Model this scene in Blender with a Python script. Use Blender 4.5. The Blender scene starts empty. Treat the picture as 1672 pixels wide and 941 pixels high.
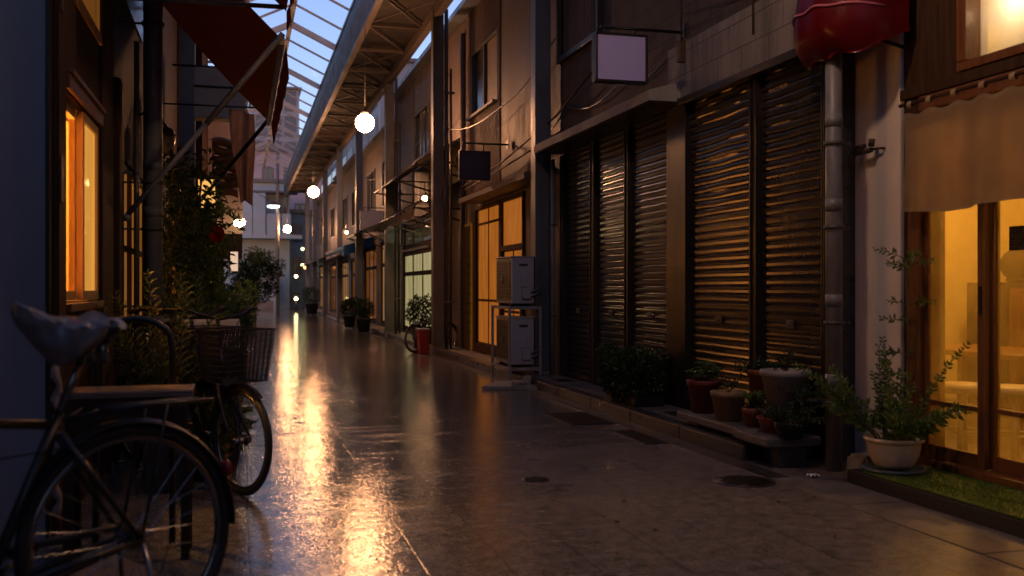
import bpy, bmesh, math, random
from mathutils import Vector, Matrix
random.seed(7)
EXPO = 2.0          # dusk exposure in stops
KL = 2.0 ** -EXPO    # lamp powers below are written for exposure 0
PI = math.pi
sc = bpy.context.scene
col = sc.collection

# ------------------------------------------------------------------ helpers
ROOT = {}

def tag(o, label=None, cat=None, group=None, kind=None):
    if label: o['label'] = label
    if cat: o['category'] = cat
    if group: o['group'] = group
    if kind: o['kind'] = kind
    return o

def thing(name, label, cat, loc=(0, 0, 0), rz=0.0, group=None, rx=0.0):
    o = bpy.data.objects.new(name, None)
    o.empty_display_size = 0.1
    col.objects.link(o)
    o.location = loc
    o.rotation_euler = (rx, 0, rz)
    ROOT[o.name] = Vector(loc)
    return tag(o, label, cat, group)

class MB:
    """collects shapes into one bmesh and links it as one mesh object"""
    def __init__(s):
        s.bm = bmesh.new()
    def box(s, x0, x1, y0, y1, z0, z1, bev=0.0):
        if x0 > x1: x0, x1 = x1, x0
        if y0 > y1: y0, y1 = y1, y0
        if z0 > z1: z0, z1 = z1, z0
        r = bmesh.ops.create_cube(s.bm, size=1.0)
        vs = r['verts']
        for v in vs:
            v.co = Vector(((x0 + x1) / 2 + v.co.x * (x1 - x0), (y0 + y1) / 2 + v.co.y * (y1 - y0), (z0 + z1) / 2 + v.co.z * (z1 - z0)))
        if bev > 0:
            es = list({e for v in vs for e in v.link_edges})
            bmesh.ops.bevel(s.bm, geom=es, offset=bev, segments=2, affect='EDGES', profile=0.6)
        return s
    def obox(s, c, size, rz=0.0, rx=0.0, ry=0.0, bev=0.0):
        r = bmesh.ops.create_cube(s.bm, size=1.0)
        m = Matrix.Translation(Vector(c)) @ Matrix.Rotation(rz, 4, 'Z') @ Matrix.Rotation(ry, 4, 'Y') @ Matrix.Rotation(rx, 4, 'X') @ Matrix.Diagonal((size[0], size[1], size[2], 1))
        for v in r['verts']:
            v.co = m @ v.co
        if bev > 0:
            es = list({e for v in r['verts'] for e in v.link_edges})
            bmesh.ops.bevel(s.bm, geom=es, offset=bev, segments=2, affect='EDGES')
        return s
    def tube(s, pts, r, n=8, caps=True, closed=False):
        pts = [Vector(p) for p in pts]
        rr = r if isinstance(r, (list, tuple)) else [r] * len(pts)
        rings = []
        up = None
        m = len(pts)
        for i, p in enumerate(pts):
            if closed:
                t = pts[(i + 1) % m] - pts[(i - 1) % m]
            else:
                t = pts[min(i + 1, m - 1)] - pts[max(i - 1, 0)]
            if t.length < 1e-9: t = Vector((0, 0, 1))
            t.normalize()
            if up is None:
                a = Vector((0, 0, 1)) if abs(t.z) < 0.9 else Vector((1, 0, 0))
                up = t.cross(a).normalized()
            else:
                up = (up - t * up.dot(t))
                if up.length < 1e-6: up = t.orthogonal()
                up.normalize()
            b = t.cross(up)
            rings.append([s.bm.verts.new(p + (up * math.cos(2 * PI * k / n) + b * math.sin(2 * PI * k / n)) * rr[i]) for k in range(n)])
        lim = m if closed else m - 1
        for i in range(lim):
            A, B = rings[i], rings[(i + 1) % m]
            for k in range(n):
                f = s.bm.faces.new((A[k], A[(k + 1) % n], B[(k + 1) % n], B[k]))
                f.smooth = n > 5
        if caps and not closed:
            s.bm.faces.new(list(reversed(rings[0])))
            s.bm.faces.new(rings[-1])
        return s
    def lathe(s, c, prof, n=24, axis='Z', sx=1.0, sy=1.0):
        c = Vector(c)
        rings = []
        for (r, z) in prof:
            ring = []
            for k in range(n):
                a = 2 * PI * k / n
                u, v = r * math.cos(a) * sx, r * math.sin(a) * sy
                if axis == 'Z': p = Vector((u, v, z))
                elif axis == 'Y': p = Vector((u, z, v))
                else: p = Vector((z, u, v))
                ring.append(s.bm.verts.new(c + p))
            rings.append(ring)
        for i in range(len(rings) - 1):
            for k in range(n):
                f = s.bm.faces.new((rings[i][k], rings[i][(k + 1) % n], rings[i + 1][(k + 1) % n], rings[i + 1][k]))
                f.smooth = True
        for rg in (rings[0], rings[-1]):
            try: s.bm.faces.new(rg)
            except ValueError: pass
        return s
    def ball(s, c, r, n=16, sz=1.0, sx=1.0, sy=1.0):
        pr = []
        for i in range(n // 2 + 1):
            a = -PI / 2 + PI * i / (n // 2)
            pr.append((max(r * math.cos(a), 1e-4), r * math.sin(a) * sz))
        return s.lathe(c, pr, n, sx=sx, sy=sy)
    def quad(s, a, b, c, d, smooth=False):
        f = s.bm.faces.new([s.bm.verts.new(Vector(p)) for p in (a, b, c, d)])
        f.smooth = smooth
        return s
    def poly(s, pts):
        s.bm.faces.new([s.bm.verts.new(Vector(p)) for p in pts])
        return s
    def sheet(s, fn, nu, nv, thick=0.0):
        """grid surface fn(u,v)->xyz, optional thickness added by solidify"""
        g = [[s.bm.verts.new(Vector(fn(i / nu, j / nv))) for j in range(nv + 1)] for i in range(nu + 1)]
        fs = []
        for i in range(nu):
            for j in range(nv):
                f = s.bm.faces.new((g[i][j], g[i + 1][j], g[i + 1][j + 1], g[i][j + 1]))
                f.smooth = True
                fs.append(f)
        if thick:
            bmesh.ops.solidify(s.bm, geom=fs, thickness=thick)
        return s
    def prism(s, pts, off):
        """closed polygon pts extruded by vector off"""
        off = Vector(off)
        a = [s.bm.verts.new(Vector(p)) for p in pts]
        b = [s.bm.verts.new(Vector(p) + off) for p in pts]
        n = len(a)
        s.bm.faces.new(list(reversed(a)))
        s.bm.faces.new(b)
        for i in range(n):
            s.bm.faces.new((a[i], a[(i + 1) % n], b[(i + 1) % n], b[i]))
        return s
    def leaf(s, p, d, nrm, L, W, fold=0.25):
        d = d.normalized()
        side = d.cross(nrm)
        if side.length < 1e-5: side = d.orthogonal()
        side.normalize()
        up = side.cross(d)
        b = s.bm.verts.new(p); m1 = s.bm.verts.new(p + d * L * 0.5 + side * W * 0.5 + up * W * fold)
        m2 = s.bm.verts.new(p + d * L * 0.5 - side * W * 0.5 + up * W * fold)
        t = s.bm.verts.new(p + d * L - up * L * 0.18)
        s.bm.faces.new((b, m1, t)); s.bm.faces.new((b, t, m2))
        return s
    def walls(s, x0, x1, y0, y1, z0, z1, ops):
        """a wall slab along Y with rectangular openings (ya,yb,za,zb)"""
        ys = sorted({y0, y1, *[o[0] for o in ops], *[o[1] for o in ops]})
        zs = sorted({z0, z1, *[o[2] for o in ops], *[o[3] for o in ops]})
        for i in range(len(ys) - 1):
            run = None
            for j in range(len(zs) - 1):
                ym, zm = (ys[i] + ys[i + 1]) / 2, (zs[j] + zs[j + 1]) / 2
                solid = y0 < ym < y1 and z0 < zm < z1 and not any(o[0] < ym < o[1] and o[2] < zm < o[3] for o in ops)
                if solid:
                    if run is None: run = [zs[j], zs[j + 1]]
                    else: run[1] = zs[j + 1]
                elif run:
                    s.box(x0, x1, ys[i], ys[i + 1], *run); run = None
            if run: s.box(x0, x1, ys[i], ys[i + 1], *run)
        return s
    def build(s, name, m, parent=None, local=False, label=None, shade=None):
        me = bpy.data.meshes.new(name)
        if parent is not None and not local:
            off = ROOT[parent.name]
            bmesh.ops.translate(s.bm, verts=s.bm.verts, vec=-off)
        bmesh.ops.recalc_face_normals(s.bm, faces=s.bm.faces) if shade != 'leaf' else None
        s.bm.to_mesh(me); s.bm.free()
        if m: me.materials.append(m)
        o = bpy.data.objects.new(name, me)
        col.objects.link(o)
        if parent is not None:
            o.parent = parent
            ROOT[o.name] = ROOT.get(parent.name, Vector((0, 0, 0)))
        if label: o['label'] = label
        return o

def one(name, mb, m, label, cat, loc=None, group=None, shade=None):
    """a thing that is a single mesh, origin at its base"""
    bm = mb.bm
    if loc is not None:
        bmesh.ops.translate(bm, verts=bm.verts, vec=-Vector(loc))
    o = mb.build(name, m, None, shade=shade)
    if loc is not None: o.location = loc
    ROOT[o.name] = Vector(loc) if loc is not None else Vector((0, 0, 0))
    return tag(o, label, cat, group)

def setting(name, mb, m):
    o = mb.build(name, m)
    o['kind'] = 'structure'
    return o

def kids(o):
    return [c for c in bpy.data.objects if c.parent == o]

def dup(o, loc=None, rz=None, label=None, parent=None):
    c = o.copy(); col.objects.link(c)
    if parent is not None: c.parent = parent
    for k in kids(o): dup(k, parent=c)
    if loc is not None: c.location = loc
    if rz is not None: c.rotation_euler[2] = rz
    if label: c['label'] = label
    return c

# ------------------------------------------------------------------ materials
MATS = {}

def N(nt, t, **kw):
    n = nt.nodes.new(t)
    for k, v in kw.items(): setattr(n, k, v)
    return n

def base_mat(name):
    m = bpy.data.materials.new(name); m.use_nodes = True
    nt = m.node_tree; nt.nodes.clear()
    out = N(nt, 'ShaderNodeOutputMaterial')
    return m, nt, out

def mat(name, c, rough=0.6, metal=0.0, var=0.3, scale=6.0, stretch=(1, 1, 1), bump=0.08, bscale=80.0, rvar=0.15, dirt=0.35, dirtcol=(0.02, 0.017, 0.014), coat=0.0, spec=0.5):
    if name in MATS: return MATS[name]
    m, nt, out = base_mat(name)
    L = nt.links.new
    p = N(nt, 'ShaderNodeBsdfPrincipled')
    tc = N(nt, 'ShaderNodeTexCoord'); mp = N(nt, 'ShaderNodeMapping')
    mp.inputs['Scale'].default_value = stretch
    L(tc.outputs['Object'], mp.inputs['Vector'])
    n1 = N(nt, 'ShaderNodeTexNoise'); n1.inputs['Scale'].default_value = scale; n1.inputs['Detail'].default_value = 6; n1.inputs['Roughness'].default_value = 0.65
    L(mp.outputs[0], n1.inputs['Vector'])
    r1 = N(nt, 'ShaderNodeValToRGB')
    r1.color_ramp.elements[0].position = 0.3; r1.color_ramp.elements[1].position = 0.72
    r1.color_ramp.elements[0].color = (*[x * (1 - var) for x in c], 1)
    r1.color_ramp.elements[1].color = (*[min(1, x * (1 + var * 0.6)) for x in c], 1)
    L(n1.outputs['Fac'], r1.inputs['Fac'])
    n2 = N(nt, 'ShaderNodeTexNoise'); n2.inputs['Scale'].default_value = scale * 0.37; n2.inputs['Detail'].default_value = 8; n2.inputs['Roughness'].default_value = 0.7
    L(mp.outputs[0], n2.inputs['Vector'])
    r2 = N(nt, 'ShaderNodeMapRange'); r2.inputs[1].default_value = 0.5; r2.inputs[2].default_value = 0.75; r2.inputs[3].default_value = 0; r2.inputs[4].default_value = dirt
    L(n2.outputs['Fac'], r2.inputs[0])
    mx = N(nt, 'ShaderNodeMix', data_type='RGBA'); mx.inputs['B'].default_value = (*dirtcol, 1)
    L(r2.outputs[0], mx.inputs['Factor']); L(r1.outputs['Color'], mx.inputs['A'])
    L(mx.outputs['Result'], p.inputs['Base Color'])
    rr = N(nt, 'ShaderNodeMapRange'); rr.inputs[1].default_value = 0.25; rr.inputs[2].default_value = 0.75
    rr.inputs[3].default_value = max(0.02, rough - rvar); rr.inputs[4].default_value = min(1, rough + rvar)
    L(n1.outputs['Fac'], rr.inputs[0]); L(rr.outputs[0], p.inputs['Roughness'])
    p.inputs['Metallic'].default_value = metal
    p.inputs['Coat Weight'].default_value = coat; p.inputs['Coat Roughness'].default_value = 0.12
    p.inputs['Specular IOR Level'].default_value = spec
    if bump:
        nb = N(nt, 'ShaderNodeTexNoise'); nb.inputs['Scale'].default_value = bscale; nb.inputs['Detail'].default_value = 4
        L(mp.outputs[0], nb.inputs['Vector'])
        b = N(nt, 'ShaderNodeBump'); b.inputs['Strength'].default_value = bump; b.inputs['Distance'].default_value = 0.02
        L(nb.outputs['Fac'], b.inputs['Height']); L(b.outputs[0], p.inputs['Normal'])
    L(p.outputs[0], out.inputs[0])
    MATS[name] = m
    return m

def block_mat(name, c1, c2, mortar, w=0.4, h=0.2, rough=0.8, dirt=0.6):
    m, nt, out = base_mat(name); L = nt.links.new
    p = N(nt, 'ShaderNodeBsdfPrincipled'); tc = N(nt, 'ShaderNodeTexCoord')
    sp = N(nt, 'ShaderNodeSeparateXYZ'); cb = N(nt, 'ShaderNodeCombineXYZ')
    L(tc.outputs['Object'], sp.inputs[0]); L(sp.outputs['Y'], cb.inputs['X']); L(sp.outputs['Z'], cb.inputs['Y'])
    bt = N(nt, 'ShaderNodeTexBrick'); bt.inputs['Scale'].default_value = 1.0
    bt.inputs['Brick Width'].default_value = w; bt.inputs['Row Height'].default_value = h
    bt.inputs['Mortar Size'].default_value = 0.006; bt.inputs['Mortar Smooth'].default_value = 0.3
    bt.inputs['Color1'].default_value = (*c1, 1); bt.inputs['Color2'].default_value = (*c2, 1); bt.inputs['Mortar'].default_value = (*mortar, 1)
    L(cb.outputs[0], bt.inputs['Vector'])
    mp = N(nt, 'ShaderNodeMapping'); mp.inputs['Scale'].default_value = (1.6, 1.6, 0.35); L(tc.outputs['Object'], mp.inputs['Vector'])
    n = N(nt, 'ShaderNodeTexNoise'); n.inputs['Scale'].default_value = 2.2; n.inputs['Detail'].default_value = 9; n.inputs['Roughness'].default_value = 0.7
    L(mp.outputs[0], n.inputs['Vector'])
    r = N(nt, 'ShaderNodeMapRange'); r.inputs[1].default_value = 0.42; r.inputs[2].default_value = 0.7; r.inputs[4].default_value = dirt
    L(n.outputs['Fac'], r.inputs[0])
    mx = N(nt, 'ShaderNodeMix', data_type='RGBA'); mx.inputs['B'].default_value = (0.02, 0.018, 0.017, 1)
    L(r.outputs[0], mx.inputs['Factor']); L(bt.outputs['Color'], mx.inputs['A']); L(mx.outputs['Result'], p.inputs['Base Color'])
    p.inputs['Roughness'].default_value = rough
    nb = N(nt, 'ShaderNodeTexNoise'); nb.inputs['Scale'].default_value = 45; nb.inputs['Detail'].default_value = 5; L(tc.outputs['Object'], nb.inputs['Vector'])
    ad = N(nt, 'ShaderNodeMath', operation='MULTIPLY_ADD'); ad.inputs[1].default_value = -0.7
    L(bt.outputs['Fac'], ad.inputs[0]); L(nb.outputs['Fac'], ad.inputs[2])
    b = N(nt, 'ShaderNodeBump'); b.inputs['Strength'].default_value = 0.5; b.inputs['Distance'].default_value = 0.012
    L(ad.outputs[0], b.inputs['Height']); L(b.outputs[0], p.inputs['Normal'])
    L(p.outputs[0], out.inputs[0]); MATS[name] = m
    return m

def emit(name, c, s):
    if name in MATS: return MATS[name]
    m, nt, out = base_mat(name)
    e = N(nt, 'ShaderNodeEmission'); e.inputs[0].default_value = (*c, 1); e.inputs[1].default_value = s * KL
    nt.links.new(e.outputs[0], out.inputs[0]); MATS[name] = m
    return m

def litpane(name, c, s, folds=14.0, amp=0.22):
    """curtained or papered window lit from inside; the weave varies a little"""
    m, nt, out = base_mat(name); L = nt.links.new
    e = N(nt, 'ShaderNodeEmission'); e.inputs[1].default_value = s * KL
    tc = N(nt, 'ShaderNodeTexCoord'); mp = N(nt, 'ShaderNodeMapping'); mp.inputs['Scale'].default_value = (1, 1, 0.12); L(tc.outputs['Object'], mp.inputs['Vector'])
    n = N(nt, 'ShaderNodeTexNoise'); n.inputs['Scale'].default_value = folds; n.inputs['Detail'].default_value = 5; L(mp.outputs[0], n.inputs['Vector'])
    r = N(nt, 'ShaderNodeValToRGB'); r.color_ramp.elements[0].position = 0.3; r.color_ramp.elements[1].position = 0.7
    r.color_ramp.elements[0].color = (*[x * (1 - amp) * (0.9 if i else 1) for i, x in enumerate(c)], 1); r.color_ramp.elements[1].color = (*[x * (1 + amp) for x in c], 1)
    L(n.outputs['Fac'], r.inputs['Fac']); L(r.outputs['Color'], e.inputs[0])
    g = N(nt, 'ShaderNodeBsdfGlossy'); g.inputs['Roughness'].default_value = 0.08
    f = N(nt, 'ShaderNodeFresnel'); f.inputs['IOR'].default_value = 1.35
    mx = N(nt, 'ShaderNodeMixShader'); L(f.outputs[0], mx.inputs[0]); L(e.outputs[0], mx.inputs[1]); L(g.outputs[0], mx.inputs[2])
    L(mx.outputs[0], out.inputs[0]); MATS[name] = m
    return m

def glass(name, tint=(0.9, 0.9, 0.9), rough=0.03, haze=0.0, hazecol=(0.7, 0.6, 0.4), ior=1.5):
    """thin pane: transparent + mirror by fresnel, optional frosting"""
    if name in MATS: return MATS[name]
    m, nt, out = base_mat(name); L = nt.links.new
    t = N(nt, 'ShaderNodeBsdfTransparent'); t.inputs[0].default_value = (*tint, 1)
    g = N(nt, 'ShaderNodeBsdfGlossy'); g.inputs['Roughness'].default_value = rough
    f = N(nt, 'ShaderNodeFresnel'); f.inputs['IOR'].default_value = ior
    body = t.outputs[0]
    if haze:
        tl = N(nt, 'ShaderNodeBsdfTranslucent'); tl.inputs[0].default_value = (*hazecol, 1)
        tc = N(nt, 'ShaderNodeTexCoord'); n = N(nt, 'ShaderNodeTexNoise'); n.inputs['Scale'].default_value = 2.5; n.inputs['Detail'].default_value = 6
        L(tc.outputs['Object'], n.inputs['Vector'])
        r = N(nt, 'ShaderNodeMapRange'); r.inputs[1].default_value = 0.3; r.inputs[2].default_value = 0.7; r.inputs[3].default_value = haze * 0.4; r.inputs[4].default_value = min(1, haze * 1.5)
        L(n.outputs['Fac'], r.inputs[0])
        mh = N(nt, 'ShaderNodeMixShader'); L(r.outputs[0], mh.inputs[0]); L(t.outputs[0], mh.inputs[1]); L(tl.outputs[0], mh.inputs[2])
        body = mh.outputs[0]
    ge = N(nt, 'ShaderNodeNewGeometry'); sb_ = N(nt, 'ShaderNodeMath', operation='SUBTRACT'); sb_.inputs[0].default_value = 1.0; L(ge.outputs['Backfacing'], sb_.inputs[1])
    mu = N(nt, 'ShaderNodeMath', operation='MULTIPLY'); L(f.outputs[0], mu.inputs[0]); L(sb_.outputs[0], mu.inputs[1])   # the inner face of a pane does not mirror
    mx = N(nt, 'ShaderNodeMixShader'); L(mu.outputs[0], mx.inputs[0]); L(body, mx.inputs[1]); L(g.outputs[0], mx.inputs[2])
    L(mx.outputs[0], out.inputs[0]); MATS[name] = m
    return m

def cloth(name, c, trans=0.35, rough=0.8, var=0.15, bump=0.15, gloss=0.0):
    if name in MATS: return MATS[name]
    m, nt, out = base_mat(name); L = nt.links.new
    p = N(nt, 'ShaderNodeBsdfPrincipled'); p.inputs['Roughness'].default_value = rough
    p.inputs['Coat Weight'].default_value = gloss; p.inputs['Coat Roughness'].default_value = 0.15
    tl = N(nt, 'ShaderNodeBsdfTranslucent')
    tc = N(nt, 'ShaderNodeTexCoord'); n = N(nt, 'ShaderNodeTexNoise'); n.inputs['Scale'].default_value = 5; n.inputs['Detail'].default_value = 7
    L(tc.outputs['Object'], n.inputs['Vector'])
    r = N(nt, 'ShaderNodeValToRGB'); r.color_ramp.elements[0].position = 0.3; r.color_ramp.elements[1].position = 0.7
    r.color_ramp.elements[0].color = (*[x * (1 - var) for x in c], 1); r.color_ramp.elements[1].color = (*[min(1, x * (1 + var)) for x in c], 1)
    L(n.outputs['Fac'], r.inputs['Fac']); L(r.outputs['Color'], p.inputs['Base Color']); L(r.outputs['Color'], tl.inputs[0])
    w = N(nt, 'ShaderNodeTexNoise'); w.inputs['Scale'].default_value = 300; L(tc.outputs['Object'], w.inputs['Vector'])
    b = N(nt, 'ShaderNodeBump'); b.inputs['Strength'].default_value = bump; b.inputs['Distance'].default_value = 0.004
    L(w.outputs['Fac'], b.inputs['Height']); L(b.outputs[0], p.inputs['Normal'])
    mx = N(nt, 'ShaderNodeMixShader'); mx.inputs[0].default_value = trans
    L(p.outputs[0], mx.inputs[1]); L(tl.outputs[0], mx.inputs[2]); L(mx.outputs[0], out.inputs[0]); MATS[name] = m
    return m

def leafmat(name, c, c2, rough=0.45):
    m, nt, out = base_mat(name); L = nt.links.new
    p = N(nt, 'ShaderNodeBsdfPrincipled'); p.inputs['Roughness'].default_value = rough
    tl = N(nt, 'ShaderNodeBsdfTranslucent')
    tc = N(nt, 'ShaderNodeTexCoord'); n = N(nt, 'ShaderNodeTexNoise'); n.inputs['Scale'].default_value = 9; n.inputs['Detail'].default_value = 3
    L(tc.outputs['Object'], n.inputs['Vector'])
    r = N(nt, 'ShaderNodeValToRGB'); r.color_ramp.elements[0].position = 0.35; r.color_ramp.elements[1].position = 0.65
    r.color_ramp.elements[0].color = (*c, 1); r.color_ramp.elements[1].color = (*c2, 1)
    L(n.outputs['Fac'], r.inputs['Fac']); L(r.outputs['Color'], p.inputs['Base Color']); L(r.outputs['Color'], tl.inputs[0])
    mx = N(nt, 'ShaderNodeMixShader'); mx.inputs[0].default_value = 0.3
    L(p.outputs[0], mx.inputs[1]); L(tl.outputs[0], mx.inputs[2]); L(mx.outputs[0], out.inputs[0]); MATS[name] = m
    return m

def rvec():
    while True:
        v = Vector((random.uniform(-1, 1), random.uniform(-1, 1), random.uniform(-1, 1)))
        if 0.05 < v.length < 1: return v.normalized()
# ------------------------------------------------------------------ camera, world, sun
cam_d = bpy.data.cameras.new('camera'); cam = bpy.data.objects.new('camera', cam_d); col.objects.link(cam)
cam.location = (0, 0, 1.15); cam.rotation_euler = (math.radians(90), 0, math.radians(-15.2))
cam_d.sensor_width = 36.0; cam_d.lens = 35.0; cam_d.clip_start = 0.05; cam_d.clip_end = 600
cam_d.dof.use_dof = True; cam_d.dof.focus_distance = 9.0; cam_d.dof.aperture_fstop = 2.2
sc.camera = cam

world = bpy.data.worlds.new('World'); sc.world = world; world.use_nodes = True
wn = world.node_tree; wn.nodes.clear()
SUN_EL, SUN_ROT = math.radians(5), math.radians(200)
sky = wn.nodes.new('ShaderNodeTexSky'); sky.sky_type = 'NISHITA'; sky.sun_disc = False
sky.sun_elevation = SUN_EL; sky.sun_rotation = SUN_ROT; sky.air_density = 1.0; sky.dust_density = 0.3; sky.ozone_density = 3.0
bg = wn.nodes.new('ShaderNodeBackground'); bg.inputs['Strength'].default_value = 0.097
wo = wn.nodes.new('ShaderNodeOutputWorld')
tint = wn.nodes.new('ShaderNodeMix'); tint.data_type = 'RGBA'; tint.blend_type = 'MULTIPLY'; tint.inputs['Factor'].default_value = 1.0
tint.inputs['B'].default_value = (1.22, 0.80, 0.88, 1)
wn.links.new(sky.outputs[0], tint.inputs['A']); wn.links.new(tint.outputs['Result'], bg.inputs[0]); wn.links.new(bg.outputs[0], wo.inputs[0])
sd = bpy.data.lights.new('sun', 'SUN'); so = bpy.data.objects.new('sun', sd); col.objects.link(so)
sd.energy = 0.02; sd.angle = math.radians(25); sd.color = (0.8, 0.85, 1.0)
so.rotation_euler = (math.radians(60), 0, math.radians(160)); so.location = (0, 0, 30)

sc.view_settings.view_transform = 'Standard'; sc.view_settings.look = 'None'
sc.view_settings.exposure = EXPO; sc.view_settings.gamma = 1.0; sc.view_settings.use_curve_mapping = False
cy = sc.cycles
cy.use_denoising = True
try: cy.denoiser = 'OPENIMAGEDENOISE'
except Exception: pass
cy.max_bounces = 7; cy.diffuse_bounces = 3; cy.glossy_bounces = 4; cy.transparent_max_bounces = 12; cy.transmission_bounces = 4
cy.caustics_reflective = False; cy.caustics_refractive = False; cy.sample_clamp_indirect = 2.5; cy.use_adaptive_sampling = False
cy.use_light_tree = True

def lamp(name, loc, power, c, r=0.06):
    d = bpy.data.lights.new(name, 'POINT'); d.energy = power * KL; d.color = c; d.shadow_soft_size = r
    o = bpy.data.objects.new(name, d); col.objects.link(o); o.location = loc
    return o

WARM = (1.0, 0.56, 0.2); AMBER = (1.0, 0.46, 0.10); GREENW = (0.95, 1.0, 0.62)

# ------------------------------------------------------------------ wet ground
def ground_mat():
    m, nt, out = base_mat('wet_paving'); L = nt.links.new
    p = N(nt, 'ShaderNodeBsdfPrincipled'); tc = N(nt, 'ShaderNodeTexCoord'); C = tc.outputs['Object']
    sp = N(nt, 'ShaderNodeSeparateXYZ'); L(C, sp.inputs[0])
    def noise(sc_, det=6, ro=0.6, st=(1, 1, 1)):
        mp = N(nt, 'ShaderNodeMapping'); mp.inputs['Scale'].default_value = st; L(C, mp.inputs['Vector'])
        n = N(nt, 'ShaderNodeTexNoise'); n.inputs['Scale'].default_value = sc_; n.inputs['Detail'].default_value = det; n.inputs['Roughness'].default_value = ro
        L(mp.outputs[0], n.inputs['Vector']); return n.outputs['Fac']
    def rng(v, a, b, c, d):
        r = N(nt, 'ShaderNodeMapRange'); r.inputs[1].default_value = a; r.inputs[2].default_value = b; r.inputs[3].default_value = c; r.inputs[4].default_value = d
        L(v, r.inputs[0]); return r.outputs[0]
    def math_(op, a, b, c=None):
        n = N(nt, 'ShaderNodeMath', operation=op)
        for i, v in enumerate((a, b, c)):
            if v is None: continue
            if isinstance(v, (int, float)): n.inputs[i].default_value = v
            else: L(v, n.inputs[i])
        return n.outputs[0]
    # stone flags: seams run along and across the alley
    br = N(nt, 'ShaderNodeTexBrick'); br.offset = 0.5; br.inputs['Scale'].default_value = 1.0
    br.inputs['Brick Width'].default_value = 1.83; br.inputs['Row Height'].default_value = 0.345; br.inputs['Mortar Size'].default_value = 0.007; br.inputs['Mortar Smooth'].default_value = 0.4
    br.inputs['Color1'].default_value = (1, 1, 1, 1); br.inputs['Color2'].default_value = (0.55, 0.55, 0.55, 1)
    cb = N(nt, 'ShaderNodeCombineXYZ'); L(sp.outputs['Y'], cb.inputs['X'])
    L(math_('ADD', sp.outputs['X'], -0.03), cb.inputs['Y']); L(cb.outputs[0], br.inputs['Vector'])
    seam = br.outputs['Fac']
    fine = noise(85, 4, 0.7); mid = noise(14, 8, 0.68); big = noise(0.9, 8, 0.62); speck = noise(62, 4, 0.7)
    wave = noise(1.0, 3, 0.55, (1.1, 4.6, 1))
    # dry patches towards the doorway side, wet elsewhere
    xr = math_('ADD', sp.outputs['X'], math_('MULTIPLY', math_('SUBTRACT', big, 0.5), 2.2))
    near = rng(sp.outputs['Y'], 5.0, 10.0, 1.0, 0.0)
    dryx = math_('MULTIPLY', rng(xr, 0.95, 2.0, 0.0, 1.0), near)
    rough = math_('ADD', rng(mid, 0.3, 0.7, 0.04, 0.09), math_('MULTIPLY', dryx, 0.36))
    band = noise(1.0, 5, 0.65, (0.7, 4.2, 1)); rough = math_('ADD', rough, math_('MULTIPLY', rng(band, 0.5, 0.62, 0.0, 1.0), 0.12))
    pud = rng(big, 0.5, 0.62, 0.0, 1.0)
    rough = math_('MULTIPLY', rough, rng(pud, 0, 1, 1.0, 0.72))
    L(rough, p.inputs['Roughness'])
    cr = N(nt, 'ShaderNodeValToRGB'); L(mid, cr.inputs['Fac'])
    cr.color_ramp.elements[0].position = 0.32; cr.color_ramp.elements[0].color = (0.085, 0.080, 0.079, 1)
    cr.color_ramp.elements[1].position = 0.7; cr.color_ramp.elements[1].color = (0.27, 0.25, 0.24, 1)
    sk = N(nt, 'ShaderNodeMix', data_type='RGBA'); sk.blend_type = 'MULTIPLY'; sk.inputs['Factor'].default_value = 0.8
    spk = N(nt, 'ShaderNodeValToRGB'); L(speck, spk.inputs['Fac']); spk.color_ramp.elements[0].position = 0.38; spk.color_ramp.elements[1].position = 0.6
    spk.color_ramp.elements[0].color = (0.35, 0.33, 0.3, 1); spk.color_ramp.elements[1].color = (1.15, 1.1, 1.05, 1)
    L(cr.outputs['Color'], sk.inputs['A']); L(spk.outputs['Color'], sk.inputs['B'])
    tile = N(nt, 'ShaderNodeMix', data_type='RGBA'); tile.blend_type = 'MULTIPLY'; tile.inputs['Factor'].default_value = 0.2
    L(sk.outputs['Result'], tile.inputs['A']); L(br.outputs['Color'], tile.inputs['B'])
    mo = N(nt, 'ShaderNodeMix', data_type='RGBA'); mo.inputs['B'].default_value = (0.02, 0.018, 0.016, 1)
    L(math_('MULTIPLY', seam, 0.4), mo.inputs['Factor']); L(tile.outputs['Result'], mo.inputs['A'])
    st = N(nt, 'ShaderNodeMix', data_type='RGBA'); st.inputs['B'].default_value = (0.03, 0.026, 0.023, 1)
    L(rng(noise(2.7, 9, 0.75), 0.6, 0.72, 0, 0.65), st.inputs['Factor']); L(mo.outputs['Result'], st.inputs['A'])
    L(st.outputs['Result'], p.inputs['Base Color'])
    # grain, ripples, seams
    hgt = math_('ADD', math_('MULTIPLY', fine, 0.0008), math_('MULTIPLY', noise(14, 2, 0.45), 0.0012))
    hgt = math_('ADD', hgt, math_('MULTIPLY', wave, 0.0075))
    hgt = math_('ADD', hgt, math_('MULTIPLY', noise(52, 1, 0.5), 0.0040))
    hgt = math_('SUBTRACT', hgt, math_('MULTIPLY', seam, 0.0007))
    b = N(nt, 'ShaderNodeBump'); b.inputs['Strength'].default_value = 0.42; b.inputs['Distance'].default_value = 1.0
    L(hgt, b.inputs['Height']); L(b.outputs[0], p.inputs['Normal'])
    p.inputs['Specular IOR Level'].default_value = 0.6
    L(p.outputs[0], out.inputs[0]); return m

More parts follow.
